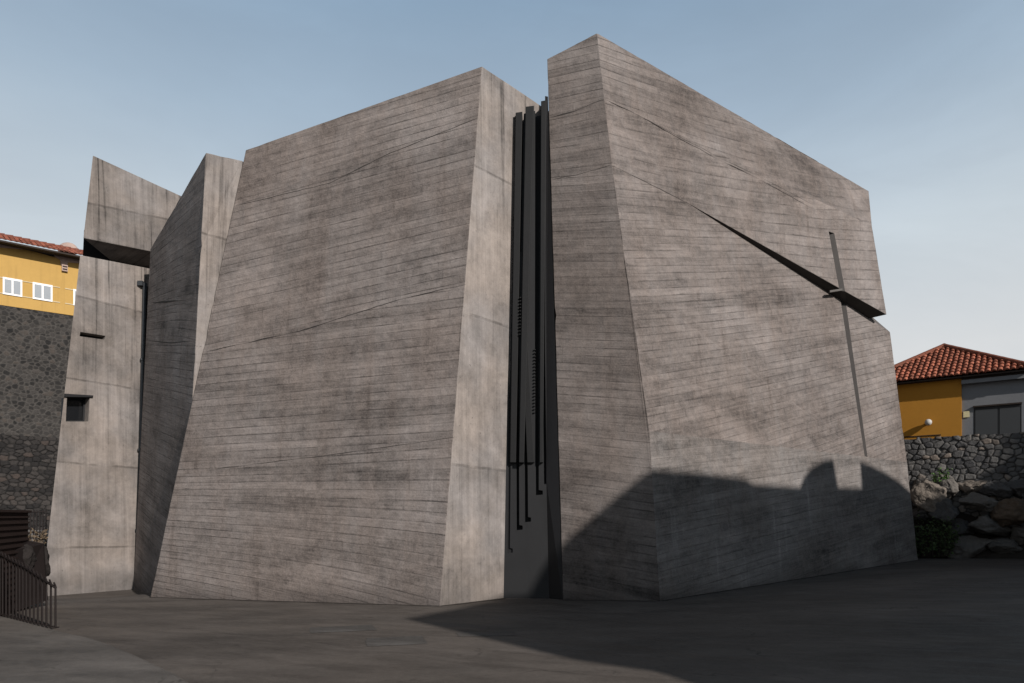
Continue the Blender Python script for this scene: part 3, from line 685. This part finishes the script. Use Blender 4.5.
# far left retaining wall and the older dry stone wall below it
w0, w1 = at(0, 305.5, 40), at(72, 315.5, 42.2); ex = (w1-w0); ex.z = 0; ex.normalize()
wtop = (w0.z+w1.z)/2
o0 = Vector((w0.x, w0.y, 6.2))-ex*8.0
stone_wall('retaining_wall', o0, ex, Z, 14.0, wtop-6.2, .036, .23, M_rubble, 'high retaining wall of dark rubble set in pale mortar below the left yellow house', 5, .05, .17, 1.15, .8)
nL = ex.cross(Z); nL = -nL if nL.dot(CAM-w0) < 0 else nL
o1 = Vector((w0.x, w0.y, -1.0))-ex*8.0+nL*.35
stone_wall('dry_stone_wall', o1, ex, (Z-nL*.04).normalized(), 14.0, 7.25, .04, .25, M_dry, 'darker dry stone wall with reddish stones at the foot of the left retaining wall', 9, .09, .10, 1.5, .9)

# ------------------------------------------------------------------ left yellow house
hb = Vector((w0.x, w0.y, wtop))-nL*.35
lh = empty('yellow_house', hb, 'bright yellow house with white windows on top of the high left retaining wall', 'house')
fx = Matrix((ex, -nL, Z)).transposed()
plH = Plane(hb, hb+ex, hb+Z)
bm = bmesh.new(); topz = plH.px(30, 252).z
wp = [plH.px(x, y) for x, y in ((-60, 296), (90, 318), (90, 262), (62, 259), (50, 256), (36, 252), (22, 249), (0, 247), (-60, 238))]
prism(bm, [Vector(p) for p in wp], -nL*6); part('wall', bm, M_yellow, lh)
WZ1, WZ0 = plH.px(12, 278.6).z, plH.px(12, 295.6).z
def hs(x): return (plH.px(x, 287)-hb).dot(ex)
def hbox(name, x0, x1, z0, z1, d, t, m, par=lh):
    bm = bmesh.new(); s0, s1 = hs(x0), hs(x1); box(bm, hb+ex*((s0+s1)/2)+Z*((z0+z1)/2-hb.z)+nL*d, s1-s0, t, z1-z0, fx)
    return part(name, bm, m, par) if par is lh else sub(name, bm, m, par, lh)
for x0, x1 in ((2.7, 22.2), (32.6, 52.4), (73.2, 92)):
    f = hbox('window', x0, x1, WZ0, WZ1, .02, .08, M_white); w_ = x1-x0
    for k in (0, 1): hbox('pane', x0+w_*(.09+.46*k), x0+w_*(.09+.46*k)+w_*.36, WZ0+.11, WZ1-.11, .065, .02, M_blind, f)
for z in (WZ1-.09, WZ0):
    for x0, x1 in ((-30, 60), (65, 92)): hbox('string_course', x0, x1, z+.02, z+.07, -.02, .10, M_cream)
for x0, y0, x1, y1 in ((-40, 239, 22, 247.5),):
    q = [plH.px(*p) for p in ((-60, 234), (20, 246.5), (23, 249.5), (10, 248.5), (0, 247.6), (-60, 240))]
    bm = bmesh.new(); prism(bm, [p+nL*.06 for p in q], -nL*.2); part('bare_patch', bm, M_oldplaster, lh)
q = [plH.px(*p) for p in ((54, 253), (84, 257), (84, 264), (68, 262.5), (67, 266), (61, 265.5), (60, 260), (55, 257))]
bm = bmesh.new(); prism(bm, [p+nL*.06 for p in q], -nL*.2); part('bare_patch', bm, M_oldplaster, lh)
VZ = plH.px(64, 268.5).z
vb = hbox('wall_vent', 61.5, 67.5, VZ-.19, VZ+.19, .06, .2, M_oldplaster)
for k in (-1, 1): hbox('slat', 62.3, 66.9, VZ+k*.08-.035, VZ+k*.08+.035, .17, .03, M_shade, vb)

def tiled_roof(name, parent, apex_pts, mat, tile_w=.24, tile_l=.36, clip=()):
    """barrel tiles on the plane eave-left, eave-right, up-vector; clip planes trim it to the hips"""
    e0, e1, top = apex_pts; u = (e1-e0); W = u.length; u.normalize(); up = top-e0; up -= u*up.dot(u); Hh = up.length; up.normalize(); n = u.cross(up)
    if n.z < 0: n = -n
    bm = bmesh.new(); tint = []
    lay = bm.verts.layers.float.new('tint')
    nc, nr = int(W/tile_w)+1, int(Hh/tile_l)+1; K = 6
    for c in range(nc):
        for r_ in range(nr):
            tn = random.random(); rowv = []
            jx = random.uniform(-.012, .012); jz = random.uniform(0, .012)
            for (yy, lift) in ((r_*tile_l-.05, .045+jz), ((r_+1)*tile_l, .0)):
                ring_ = []
                for k in range(K+1):
                    a_ = math.pi*k/K; x_ = c*tile_w+tile_w/2-math.cos(a_)*tile_w*.36+jx; z_ = math.sin(a_)*tile_w*.34+lift
                    v = bm.verts.new(e0+u*x_+up*yy+n*z_); v[lay] = tn; ring_.append(v)
                rowv.append(ring_)
            for k in range(K): bm.faces.new((rowv[0][k], rowv[0][k+1], rowv[1][k+1], rowv[1][k]))
            bm.faces.new(rowv[0])
    # channel tiles below
    for c in range(nc+1):
        tn = random.random()*.5
        q = [e0+u*(c*tile_w-tile_w*.5)+n*.03, e0+u*(c*tile_w)+n*.0-up*.0, e0+u*(c*tile_w+tile_w*.5)+n*.03]
        vs = [bm.verts.new(p) for p in q]+[bm.verts.new(p+up*Hh) for p in q[::-1]]
        for v in vs: v[lay] = tn
        bm.faces.new((vs[0], vs[1], vs[4], vs[5])); bm.faces.new((vs[1], vs[2], vs[3], vs[4]))
    for co, no in clip: bmesh.ops.bisect_plane(bm, geom=bm.verts[:]+bm.edges[:]+bm.faces[:], plane_co=co, plane_no=no, clear_outer=True)
    return part(name, bm, mat, parent, recalc=False)
eL, eR = plH.px(-60, 235)+nL*.9, plH.px(96, 260.5)+nL*.9
eR.z = eL.z = plH.px(30, 250.2).z+.02
rt_ = tiled_roof('roof', lh, (eL, eR, eL-nL*2.6+Z*1.02), M_tile_old, .26, .36)
bm = bmesh.new(); prism(bm, [eL-Z*.04, eR-Z*.04, eR-nL*5-Z*.04+Z*.5, eL-nL*5-Z*.04+Z*.5], -Z*.09); sub('eave_board', bm, M_shade, rt_, lh)
eB = eL-nL*2.6+Z*1.02; bm = bmesh.new(); L_ = (eR-eL).length
for i in range(int(L_/.42)+1): tube(bm, [eB+ex*(i*.42)+Z*.05, eB+ex*(i*.42+.46)+Z*.07], [.10, .13], 8)
sub('ridge_tile', bm, M_tile_old, rt_, lh)
dsh = at(68, 246.5, 44.5); bm = bmesh.new()
bmesh.ops.create_uvsphere(bm, u_segments=24, v_segments=12, radius=.62, matrix=Matrix.Translation(dsh-Vector((0,0,.25))) @ Matrix.Diagonal((1, .6, .8, 1)))
bmesh.ops.bisect_plane(bm, geom=bm.verts[:]+bm.edges[:]+bm.faces[:], plane_co=dsh-Vector((0, .1, .4)), plane_no=Vector((0, .0, -1)), clear_outer=True)
tk = empty('roof_dome', Vector((dsh.x, dsh.y, dsh.z-.65)), 'small pale rounded dome showing above the tiled roof of the left yellow house', 'dome')
part('dome', bm, M_oldplaster, tk, smooth=True); bm = bmesh.new(); tube(bm, [dsh-Vector((0, 0, 1.3)), dsh-Vector((0, 0, .6))], .5, 20); part('drum', bm, M_oldplaster, tk)

# ------------------------------------------------------------------ right: wall, house, rocks
v0, v1 = at(907, 440, 24.0), at(1024, 430, 22.0); rx = v1-v0; rx.z = 0; rx.normalize(); rn = rx.cross(Z); rn = -rn if rn.dot(CAM-v0) < 0 else rn
ow = Vector((v0.x, v0.y, .3))-rx*1.2
stone_wall('fieldstone_wall', ow, rx, Z, 12.0, v0.z-.3+.02, .022, .18, M_wall, 'grey fieldstone wall right of the church, below the ochre house', 3, .06, .11, 1.3, .5, .10)
rb = Vector((v0.x, v0.y, 3.6))-rn*1.3
rh = empty('ochre_house', rb, 'ochre and grey house with hipped red tile roof behind the right fieldstone wall', 'house')
plR = Plane(rb, rb+rx, rb+Z); gx = Matrix((rx, -rn, Z)).transposed()
sx = lambda x, y=420: (plR.px(x, y)-rb).dot(rx)
ze = plR.px(960, 378).z
def rbox(name, x0, x1, z0, z1, d, t, m, par=rh):
    bm = bmesh.new(); s0, s1 = sx(x0), sx(x1); box(bm, rb+rx*((s0+s1)/2)+Z*((z0+z1)/2-rb.z)+rn*(d-t/2), s1-s0, t, z1-z0, gx)
    return part(name, bm, m, par, bevel=0) if par is rh else sub(name, bm, m, par, rh)
def zr(x, y): return plR.px(x, y).z
rbox('wall', 850, 961.6, 2.0, ze+.02, 0, 5.0, M_ochre)
tag(rbox('wall', 961.7, 1060, 2.0, ze-.10, -.06, 5.0, M_plaster), 'grey plastered part of the wall')
rbox('plinth_line', 895, 941, zr(920, 436.5), zr(920, 435.6), .02, .05, M_shade)
rbox('fascia', 961.9, 1056, zr(975, 383.5), zr(975, 379.6), .16, .06, M_plaster); rbox('eave_shadow_board', 961.9, 1056, zr(975, 379.5)-.0, zr(975, 377), .12, .9, M_shade)
wz1, wz0 = zr(998, 405.5), zr(998, 441)
wfr = rbox('window', 973.5, 1021.5, wz0, wz1, -.055, .10, M_black)
# recess: frame made of bars round two panes
for x0, x1 in ((975.2, 997.4), (999.6, 1020)): rbox('pane', x0, x1, wz0+.08, wz1-.10, -.05, .02, M_glass, wfr)
rbox('window_head', 973.0, 1022, wz1, wz1+.05, .02, .10, M_shade, wfr)
sp = rbox('wall_plate', 963.2, 969.2, zr(966, 417.2), zr(966, 411.2), -.03, .06, plain('cream_plate', (.62, .55, .33), .6, .15, 4)); tag(sp, 'small cream plate beside the window')
lp = plR.px(929, 422.8)
bm = bmesh.new(); bmesh.ops.create_uvsphere(bm, u_segments=20, v_segments=12, radius=.115, matrix=Matrix.Translation(lp+rn*.16)); lo = part('wall_lamp', bm, M_lamp, rh, smooth=True)
bm = bmesh.new(); tube(bm, [lp-rn*.01, lp+rn*.07], .05, 10); sub('lamp_base', bm, M_pipe, lo, rh)
# hip roof
ea, eb = plR.px(856, 390)+rn*.28, plR.px(1032, 364)+rn*.28; eb.z = ea.z = ze+.05
ax = seg = None
mid_ = (ea+eb)/2
W_ = (eb-ea).length; dep = W_/2
apR = ray(944, 347.5); plMid = Plane(mid_-rn*dep, mid_-rn*dep+rx, mid_-rn*dep+Z); apex = plMid.px(944, 347.5)
back_l, back_r = ea-rn*dep*2, eb-rn*dep*2
def hip(e0, e1, inward):
    u = (e1-e0).normalized(); n = u.cross(apex-e0).normalized(); n = n if n.z > 0 else -n
    k = []
    for e, s in ((e0, -1), (e1, 1)):
        d = (apex-e).normalized(); no = d.cross(n).normalized()
        if no.dot(u)*s < 0: no = -no
        k.append((e, no))
    top = e0+inward*1.0; t_ = apex-e0; t_ = t_-u*t_.dot(u); return (e0, e1, e0+t_), k
roofs = []
for e0, e1, inw in ((ea, eb, -rn), (back_l, ea, rx), (eb, back_r, -rx), (back_r, back_l, rn)):
    tri, k = hip(e0, e1, inw); 
    if (tri[1]-tri[0]).dot(rx) > 0 or True: tiled_roof('roof', rh, tri, M_tile, .175, .27, k)
for e in (ea, eb, back_l, back_r):
    bm = bmesh.new(); d = apex-e; n_ = max(2, int(d.length/.4))
    for i in range(n_): tube(bm, [e+d*(i/n_)+Z*.05, e+d*((i+1.1)/n_)+Z*.07], [.10, .085], 8)
    part('hip_tile', bm, M_tile, rh)
bm = bmesh.new(); prism(bm, [ea-Z*.03, eb-Z*.03, back_r-Z*.03, back_l-Z*.03], -Z*.05); part('eave_board', bm, M_shade, rh)

def boulder(c, r, seed, m, label, squash=.7, rz=0.0, group='dark boulders piled below the fieldstone wall'):
    bm = bmesh.new(); bmesh.ops.create_icosphere(bm, subdivisions=5, radius=1.0)
    rnd_ = random.Random(seed); planes = [(Vector((rnd_.uniform(-1, 1), rnd_.uniform(-1, 1), rnd_.uniform(-1, 1))).normalized(), rnd_.uniform(.45, .80)) for _ in range(12)]
    for v in bm.verts:
        p = v.co.copy()
        for n_, d_ in planes:
            k_ = p.dot(n_)-d_
            if k_ > 0: p -= n_*k_*.95
        p += p.normalized()*(.13*noise.fractal(p*1.9+Vector((seed, 0, 0)), .8, 2.1, 7)+.09*(noise.ridged_multi_fractal(p*2.3+Vector((0, seed, 0)), .9, 2.0, 5, 1.0, 2.0)-1.0)*.5)
        v.co = Vector((p.x*r[0], p.y*r[1], p.z*r[2]))
    bmesh.ops.rotate(bm, verts=bm.verts[:], cent=(0, 0, 0), matrix=Matrix.Rotation(rz, 3, 'Y'))
    me = mesh_from(bm, 'boulder')
    for p in me.polygons: p.use_smooth = True
    o = link('boulder', me, m, None, c); tag(o, label, 'boulder', group); return o
# px, py, depth, half width px, half height px, material, tilt, label
BL_ = [(931, 497, 22.6, 15, 12, 3, .5, 'pale sunlit angular boulder nearest the church at the foot of the fieldstone wall'),
       (948, 488, 23.0, 13, 10, 1, .55, 'slanted grey slab-like boulder just right of the pale sunlit one'),
       (972, 487, 22.9, 14, 8, 3, .1, 'flat-topped brownish boulder catching sun under the middle of the fieldstone wall'),
       (994, 489, 22.3, 13, 8, 2, .2, 'dark small boulder in shade between the flat brown boulder and the picture edge'),
       (976, 503, 22.2, 18, 9, 1, .05, 'long dark boulder in shadow below the flat-topped brownish one'),
       (1011, 511, 21.6, 19, 13, 4, .12, 'large rounded brown boulder at the right edge of the picture'),
       (1019, 489, 22.0, 13, 10, 2, .1, 'dark boulder resting above the large rounded brown one'),
       (947, 514, 22.3, 13, 12, 2, -.2, 'dark bluish boulder beside the leafy undergrowth'),
       (988, 527, 21.9, 22, 10, 0, .1, 'long grey boulder in the middle of the shaded pile'),
       (1023, 535, 21.6, 9, 9, 1, .0, 'half-hidden small boulder low at the right edge of the picture'),
       (970, 548, 22.0, 22, 10, 0, -.08, 'wide flat boulder on the paving edge at the bottom of the pile'),
       (1008, 550, 21.9, 20, 9, 0, .05, 'bottom right flat boulder on the paving edge'),
       (924, 512, 22.9, 10, 9, 2, .3, 'small dark boulder tucked against the church end'),
       (960, 530, 22.8, 13, 9, 2, .0, 'shadowed boulder behind the leafy undergrowth'),
       (921, 484, 23.4, 7, 7, 1, .0, 'small grey stone under the wall beside the church end'),
       (1000, 470, 22.6, 12, 6, 2, .0, 'low dark stone lying along the wall foot at the right')]
for i, (x, y, d, hw, hh, m, tl, lab) in enumerate(BL_):
    boulder(at(x, y, d), (hw*d/F*1.22, .55, hh*d/F*1.28), i*3+2, M_rock[m], lab, rz=tl)
# soil bank under the boulders
bm = bmesh.new(); q = [at(905, 566, 22.2), at(1250, 566, 19.0), at(1250, 470, 20.2), at(905, 478, 24.4)]
n_ = 24; g_v = [[None]*(n_+1) for _ in range(n_+1)]
for i in range(n_+1):
    for j in range(n_+1):
        u_, v_ = i/n_, j/n_; p = (q[0]*(1-u_)+q[1]*u_)*(1-v_)+(q[3]*(1-u_)+q[2]*u_)*v_; p = p+Vector((0, .25, 0)); p.z += .14*noise.fractal(p*1.3, 1, 2, 4)-.15; g_v[i][j] = bm.verts.new(p)
for i in range(n_):
    for j in range(n_): bm.faces.new((g_v[i][j], g_v[i+1][j], g_v[i+1][j+1], g_v[i][j+1]))
tag(part('earth_bank', bm, plain('dark_earth', (.022, .018, .015), .95, .8, 3, 0, .8, .04), base=Vector((15, 23, 0))), kind='structure')
# plants
def leaf_mat(name, col):
    m, t, b = new_mat(name); a = t.new('ShaderNodeAttribute', attribute_name='tint')
    t.put(b.inputs['Base Color'], t.mix(a.outputs['Fac'], col+(1,), tuple(c*.4 for c in col)+(1,))); b.inputs['Roughness'].default_value = .6; return m
M_leaf, M_dryleaf = leaf_mat('weed_leaf', (.055, .085, .03)), leaf_mat('dry_leaf', (.16, .12, .08))
def weed(name, c, w, d, h, n, leaf, m, label, cat='plant', seed=1, trail=False):
    rnd_ = random.Random(seed); t = empty(name, c, label, cat)
    bm = bmesh.new(); lay = bm.verts.layers.float.new('tint'); st = bmesh.new(); tips = []
    for i in range(max(5, n//40)):
        x0 = Vector((rnd_.uniform(-w, w)*.5, rnd_.uniform(-d, d)*.5, 0)); x1 = Vector((x0.x*1.5+rnd_.uniform(-.2, .2)*w, x0.y*1.5, h*rnd_.uniform(.5, 1)))
        tube(st, [c+x0, c+(x0+x1)/2+Vector((rnd_.uniform(-.03, .03), 0, 0)), c+x1], [.012, .009, .004], 5); tips.append((x0, x1))
    for i in range(n):
        a, b_ = rnd_.choice(tips); f_ = rnd_.uniform(.15, 1.05); p = c+a+(b_-a)*f_+Vector((rnd_.gauss(0, .07)*w, rnd_.gauss(0, .07)*w, rnd_.gauss(0, .06)*h))
        ax_ = Vector((rnd_.gauss(0, 1), rnd_.gauss(0, 1), rnd_.gauss(.3, .7))).normalized(); sd = ax_.orthogonal().normalized(); sd.rotate(Matrix.Rotation(rnd_.uniform(0, 6.28), 3, ax_))
        L = leaf*rnd_.uniform(.6, 1.4); tn = rnd_.random()
        vs = [bm.verts.new(q_) for q_ in (p, p+ax_*L*.5+sd*L*.28, p+ax_*L, p+ax_*L*.5-sd*L*.28)]
        for v in vs: v[lay] = tn
        bm.faces.new(vs)
    part('foliage', bm, m, t, recalc=False); part('stem', st, M_shade, t); return t
weed('leafy_undergrowth', at(932, 556, 21.9), 1.0, .5, 1.25, 1500, .09, M_leaf, 'dark green leafy undergrowth in shade between the church end and the boulders', seed=3)
weed('green_weed', at(937, 484, 22.9), .45, .2, .5, 240, .07, leaf_mat('sunny_leaf', (.07, .15, .03)), 'small bright green weed growing at the foot of the fieldstone wall above the pale boulder', seed=5)

# ------------------------------------------------------------------ left foreground: railing, planter, fence, rock
rail_pts = [(-60, 592, 520), (-20, 607, 540), (2, 614.5, 552.5), (14, 617.5, 559), (26, 621, 565), (40, 624.5, 574), (55.5, 628, 584)]
def railing():
    pts = []
    for x, yb, yt in rail_pts:
        d = (EYE-.10)*F/(yb-HY); pts.append((at(x, yb, d), EYE+(HY-yt)*d/F))
    base = pts[-1][0]
    t = empty('steel_railing', base, 'dark rusty railing of upright bars on the raised walkway at the lower left', 'railing')
    acc = [0.0]
    for a, b in zip(pts, pts[1:]): acc.append(acc[-1]+(b[0]-a[0]).length)
    def samp(s):
        for i in range(len(acc)-1):
            if s <= acc[i+1]+1e-6: f_ = (s-acc[i])/(acc[i+1]-acc[i]); return pts[i][0]+(pts[i+1][0]-pts[i][0])*f_, pts[i][1]+(pts[i+1][1]-pts[i][1])*f_
        return pts[-1]
    n = int(acc[-1]/.15)
    for i in range(n+1):
        p, z = samp(min(acc[-1], acc[-1]-i*.115 if False else i*acc[-1]/n)); p2, z2 = samp(max(0, i*acc[-1]/n-.05))
        bm = bmesh.new(); out = Vector((-.35, -.9, 0)).normalized()*.0
        tube(bm, [Vector((p.x, p.y, .10)), Vector((p.x, p.y, z-.10)), Vector((p.x, p.y, z-.03)), Vector((p2.x, p2.y, z2+.005))], .013, 6)
        part('railing_bar', bm, M_rail, t)
        bm = bmesh.new(); box(bm, Vector((p.x, p.y, .106)), .05, .09, .012); part('foot_plate', bm, M_rail, t)
    for dz in (-.03, -.0):
        pass
    bm = bmesh.new(); tube(bm, [Vector((samp(i*acc[-1]/40)[0].x, samp(i*acc[-1]/40)[0].y, samp(i*acc[-1]/40)[1]-.05)) for i in range(41)], .018, 8); part('top_rail', bm, M_rail, t, smooth=True)
    return t
railing()
# corten planter wall behind the railing
pb = at(28, 512.5, 12.6); pbz = gz(pb.x, pb.y)
pw = empty('rusted_planter', Vector((pb.x, pb.y, pbz)), 'rust brown steel planter wall with horizontal ribs behind the left railing', 'planter')
dirp = (at(0, 516, 11.2)-pb); dirp.z = 0; dirp.normalize(); inn_ = Vector((-dirp.y, dirp.x, 0)); inn_ = inn_ if inn_.x < 0 else -inn_
zt = pb.z
bm = bmesh.new()
c0 = Vector((pb.x, pb.y, 0)); prism(bm, [c0+Z*(pbz-.2), c0+dirp*5+Z*(pbz-.2), c0+dirp*5+Z*zt, c0+Z*zt], inn_*2.0); part('panel', bm, M_rust, pw)
for k in range(15):
    bm = bmesh.new(); z_ = zt-.08-k*.10; box(bm, c0+dirp*2.5-inn_*.01+Z*z_, 5.0, .03, .03, Matrix((dirp, inn_, Z)).transposed()); part('rib', bm, M_rust, pw)
bm = bmesh.new(); box(bm, c0+dirp*2.5+inn_*.05+Z*(zt+.02), 5.06, .2, .04, Matrix((dirp, inn_, Z)).transposed()); part('coping', bm, M_rust, pw)
# dark standing slab and rubble beside the tower foot
b0 = at(38, 575, 13.4); b0.z = gz(b0.x, b0.y)-.1
boulder(at(37, 565, 12.9), (.24, .2, .38), 77, M_dark, 'dark upright rock standing behind the left railing at the tower foot', rz=.15, group=None)
boulder(at(18, 560, 12.3), (.42, .3, .42), 83, M_dark, 'dark lumpy rock behind the bars of the left railing below the rusted planter', rz=-.2, group=None)
bm = bmesh.new(); q = [at(47, 578, 12.6), at(8, 590, 11.7), at(8, 552, 11.7), at(28.5, 541, 12.6), at(43, 544, 12.8)]; 
sl_ = empty('dark_plate', Vector((q[0].x, q[0].y, gz(q[0].x, q[0].y))), 'dark leaning steel plate between the rusted planter and the tower', 'plate')
q[0].z -= .4; q[1].z -= .4
prism(bm, q, Vector((-.02, .06, 0))); part('plate', bm, M_rail, sl_)
bm = bmesh.new(); tube(bm, [q[2]-Vector((0, .02, 0)), q[3]-Vector((0, .02, 0)), q[4]-Vector((0, .02, 0))], .02, 6); part('edge_bar', bm, M_rail, sl_)
weed('dry_shrub', at(40, 546, 13.0), .3, .2, .28, 160, .07, M_dryleaf, 'small dry brown shrub between the rusted planter and the tower', seed=9)
# fence at the back of the yard
fb = at(44, 536, 20.0); ft = empty('bar_fence', Vector((fb.x, fb.y, fb.z-.3)), 'thin upright bar fence in front of the dry stone wall left of the tower', 'fence')
for i in range(24):
    x = 46-i*3.1; p0, p1 = at(x, 540-(46-x)*.04, 20-i*.05), at(x, 509.5+(46-x)*.06, 20-i*.05)
    bm = bmesh.new(); tube(bm, [p0-Vector((0, 0, .3)), p1], .018, 5); part('fence_bar', bm, M_rail, ft)
for y in (511.5, 532):
    bm = bmesh.new(); tube(bm, [at(46, y, 20), at(46-23*3.1, y+2, 18.85)], .022, 5); part('fence_rail', bm, M_rail, ft)
# low pale yard slab behind the fence
bm = bmesh.new(); q = [at(50, 545, 20.5), at(-80, 552, 17.5), at(-80, 530, 24), at(50, 530, 25)]
prism(bm, q, -Z*.6); tag(part('yard_terrace', bm, plain('pale_paving', (.16, .145, .13), .9, .4, 2), base=Vector((-13, 20, 0))), kind='structure')
# faint repaired patches, flush in the paving
M_patch = ground_mat('repair_paving', (.092, .083, .074))
for px_, py_, w_, d_, rz_ in ((396, 641, .75, .62, .25), (343, 629, .9, .5, .3), (486, 634, .8, .35, .1)):
    c = gp(px_, py_); Mz = Matrix.Rotation(rz_, 3, 'Z'); bm = bmesh.new(); rnd_ = random.Random(px_); loop_ = []
    for k in range(28):
        a_ = k/28*4; e_, f_ = int(a_), a_-int(a_); x_, y_ = ((-1+2*f_, -1), (1, -1+2*f_), (1-2*f_, 1), (-1, 1-2*f_))[e_]; loop_.append(c+Mz @ Vector((x_*w_/2+rnd_.uniform(-.02, .02), y_*d_/2+rnd_.uniform(-.02, .02), .004)))
    bm.faces.new([bm.verts.new(p) for p in loop_]); tag(part('paving_patch', bm, M_patch, base=c), kind='structure')

# ------------------------------------------------------------------ sun, neighbours behind the camera that throw the long shadow
AZ, EL = R(37.5), R(27.0)                        # sun behind the camera, to the right
sun_h = Vector((math.sin(AZ), -math.cos(AZ), 0)); sun_d = sun_h*math.cos(EL)+Z*math.sin(EL)
lat = Vector((math.cos(AZ), math.sin(AZ), 0))
CASTP = Vector((0, 0, 0))+sun_h*9.0
def cast(p):                                      # where the shadow point's sun ray meets the neighbour's facade
    t_ = (CASTP-p).dot(sun_h)/math.cos(EL); q = p+sun_d*t_; return (q.dot(lat), q.z)
sh = [gp(690, 683), gp(555, 637), gp(480, 628), gp(405, 619), gp(465, 607), plS.px(504, 597), plF.px(528, 596), plF.px(540, 573), plB1.px(563, 543), plB1.px(600, 511), plB1.px(648, 471),
      plL0.px(656, 470), plL0.px(700, 473), plL0.px(746, 479), plL0.px(752, 484), plL0.px(800, 487), plL0.px(804, 477), plL0.px(811, 468), plL0.px(822, 461), plL0.px(833, 459), plL0.px(838, 487), plL0.px(862, 488), plL0.px(860, 461),
      plL0.px(872, 466), plL0.px(886, 473), plL0.px(900, 482), plL0.px(912, 493)]
prof = [cast(p) for p in sh]
last = prof[-1]
right = [cast(at(x, y, 22.6)) for x, y in ((922, 503), (950, 500), (972, 492), (984, 474), (989, 468), (989, 428), (1003, 428), (1004, 466), (1035, 468))]
last = right[-1]
outline = [(prof[0][0], -.3)]+prof+right+[(last[0]+12, last[1]), (last[0]+12, -.3)]
cb = CASTP+lat*((outline[0][0]+outline[-1][0])/2)
nb = empty('vaulted_building', Vector((cb.x, cb.y, 0)), 'pale rendered building with vaulted roofs across the plaza, throwing its shadow on the church', 'building')
bm = bmesh.new(); fp = [CASTP-lat*CASTP.dot(lat)+lat*a+Z*b for a, b in outline]; nf_ = len(fp)
va, vb_ = [bm.verts.new(p) for p in fp], [bm.verts.new(p+sun_h*4.0) for p in fp]
for i in range(nf_): bm.faces.new((va[i], vb_[i], vb_[(i+1) % nf_], va[(i+1) % nf_]))
for q in tessellate_polygon([[Vector((a, b, 0)) for a, b in outline]]): bm.faces.new([va[k] for k in q]); bm.faces.new([vb_[k] for k in q][::-1])
part('wall', bm, M_tower, nb)
for i in range(6):
    p = CASTP-lat*CASTP.dot(lat)+lat*(prof[0][0]+3+i*3.5)+Z*4.2; bm = bmesh.new(); box(bm, p-sun_h*.02, 1.3, .10, 1.6, Matrix((lat, -sun_h, Z)).transposed()); f = part('window', bm, M_white, nb)
    bm = bmesh.new(); box(bm, p-sun_h*.075, 1.1, .02, 1.4, Matrix((lat, -sun_h, Z)).transposed()); sub('pane', bm, M_glass, f, nb)

sl = bpy.data.lights.new('sun', 'SUN'); sl.energy = 5.0; sl.angle = R(.55); sl.color = (1.0, .935, .875)
so = bpy.data.objects.new('sun', sl); COL.objects.link(so); so.rotation_euler = (-sun_d).to_track_quat('-Z', 'Y').to_euler(); so.location = (20, -20, 30)
w = bpy.data.worlds.new('World'); scene.world = w; w.use_nodes = True
t = NT(w.node_tree); t.n.clear(); out = t.new('ShaderNodeOutputWorld'); bg = t.new('ShaderNodeBackground'); sky = t.new('ShaderNodeTexSky')
sky.sky_type = 'NISHITA'; sky.sun_disc = False; sky.sun_elevation = EL; sky.sun_rotation = math.pi-AZ; sky.altitude = 500; sky.air_density = 1.0; sky.dust_density = 1.2; sky.ozone_density = 1.0
hsv = t.new('ShaderNodeHueSaturation'); hsv.inputs['Saturation'].default_value = .62
t.l.new(sky.outputs[0], hsv.inputs['Color'])
# thin high haze over the blue: pale towards the horizon, thinning upwards
dirz = t.new('ShaderNodeSeparateXYZ'); t.put(dirz.inputs[0], t.new('ShaderNodeTexCoord').outputs['Generated'])
rmp = t.new('ShaderNodeValToRGB'); t.put(rmp.inputs[0], dirz.outputs[2]); cr = rmp.color_ramp
HZ = ((0.0, (7.2, 7.25, 7.3)), (.20, (6.9, 7.1, 7.25)), (.34, (5.7, 6.4, 6.95)), (.48, (3.95, 5.05, 6.2)), (.60, (2.6, 3.75, 5.1)), (.74, (.5, .7, .95)))
cr.elements[0].position, cr.elements[1].position = HZ[0][0], HZ[-1][0]
for p_, c_2 in HZ[1:-1]: cr.elements.new(p_)
for e_l, (p_, c_2) in zip(cr.elements, HZ): e_l.color = c_2+(1,)
veil = t.noise(t.v('MULTIPLY', t.new('ShaderNodeTexCoord').outputs['Generated'], Vector((1.0, 1.0, 3.0))), 1.6, 5, .55, .4)
cl = t.noise(t.v('MULTIPLY', t.new('ShaderNodeTexCoord').outputs['Generated'], Vector((1.4, 1.4, 4.2))), 1.9, 6, .6, .8)
hz = t.mix(1.0, rmp.outputs[0], t.gray(t.m('ADD', .99, t.m('MULTIPLY', t.range(cl, .35, .75), .06))), 'MULTIPLY')
mixed = t.mix(t.range(veil, .3, .72, .78, 1.0), hsv.outputs[0], hz)
t.l.new(mixed, bg.inputs[0]); t.l.new(bg.outputs[0], out.inputs[0]); bg.inputs[1].default_value = .1

# ------------------------------------------------------------------ camera
cam = bpy.data.cameras.new('camera'); co = bpy.data.objects.new('camera', cam); COL.objects.link(co)
co.location = CAM; co.rotation_euler = (R(90), 0, 0); cam.sensor_width = 36; cam.lens = F/1024*36; cam.shift_y = (HY-341.5)/1024; cam.clip_end = 2000; cam.clip_start = .1
scene.camera = co
scene.view_settings.view_transform = 'Standard'; scene.view_settings.look = 'None'; scene.view_settings.exposure = 0
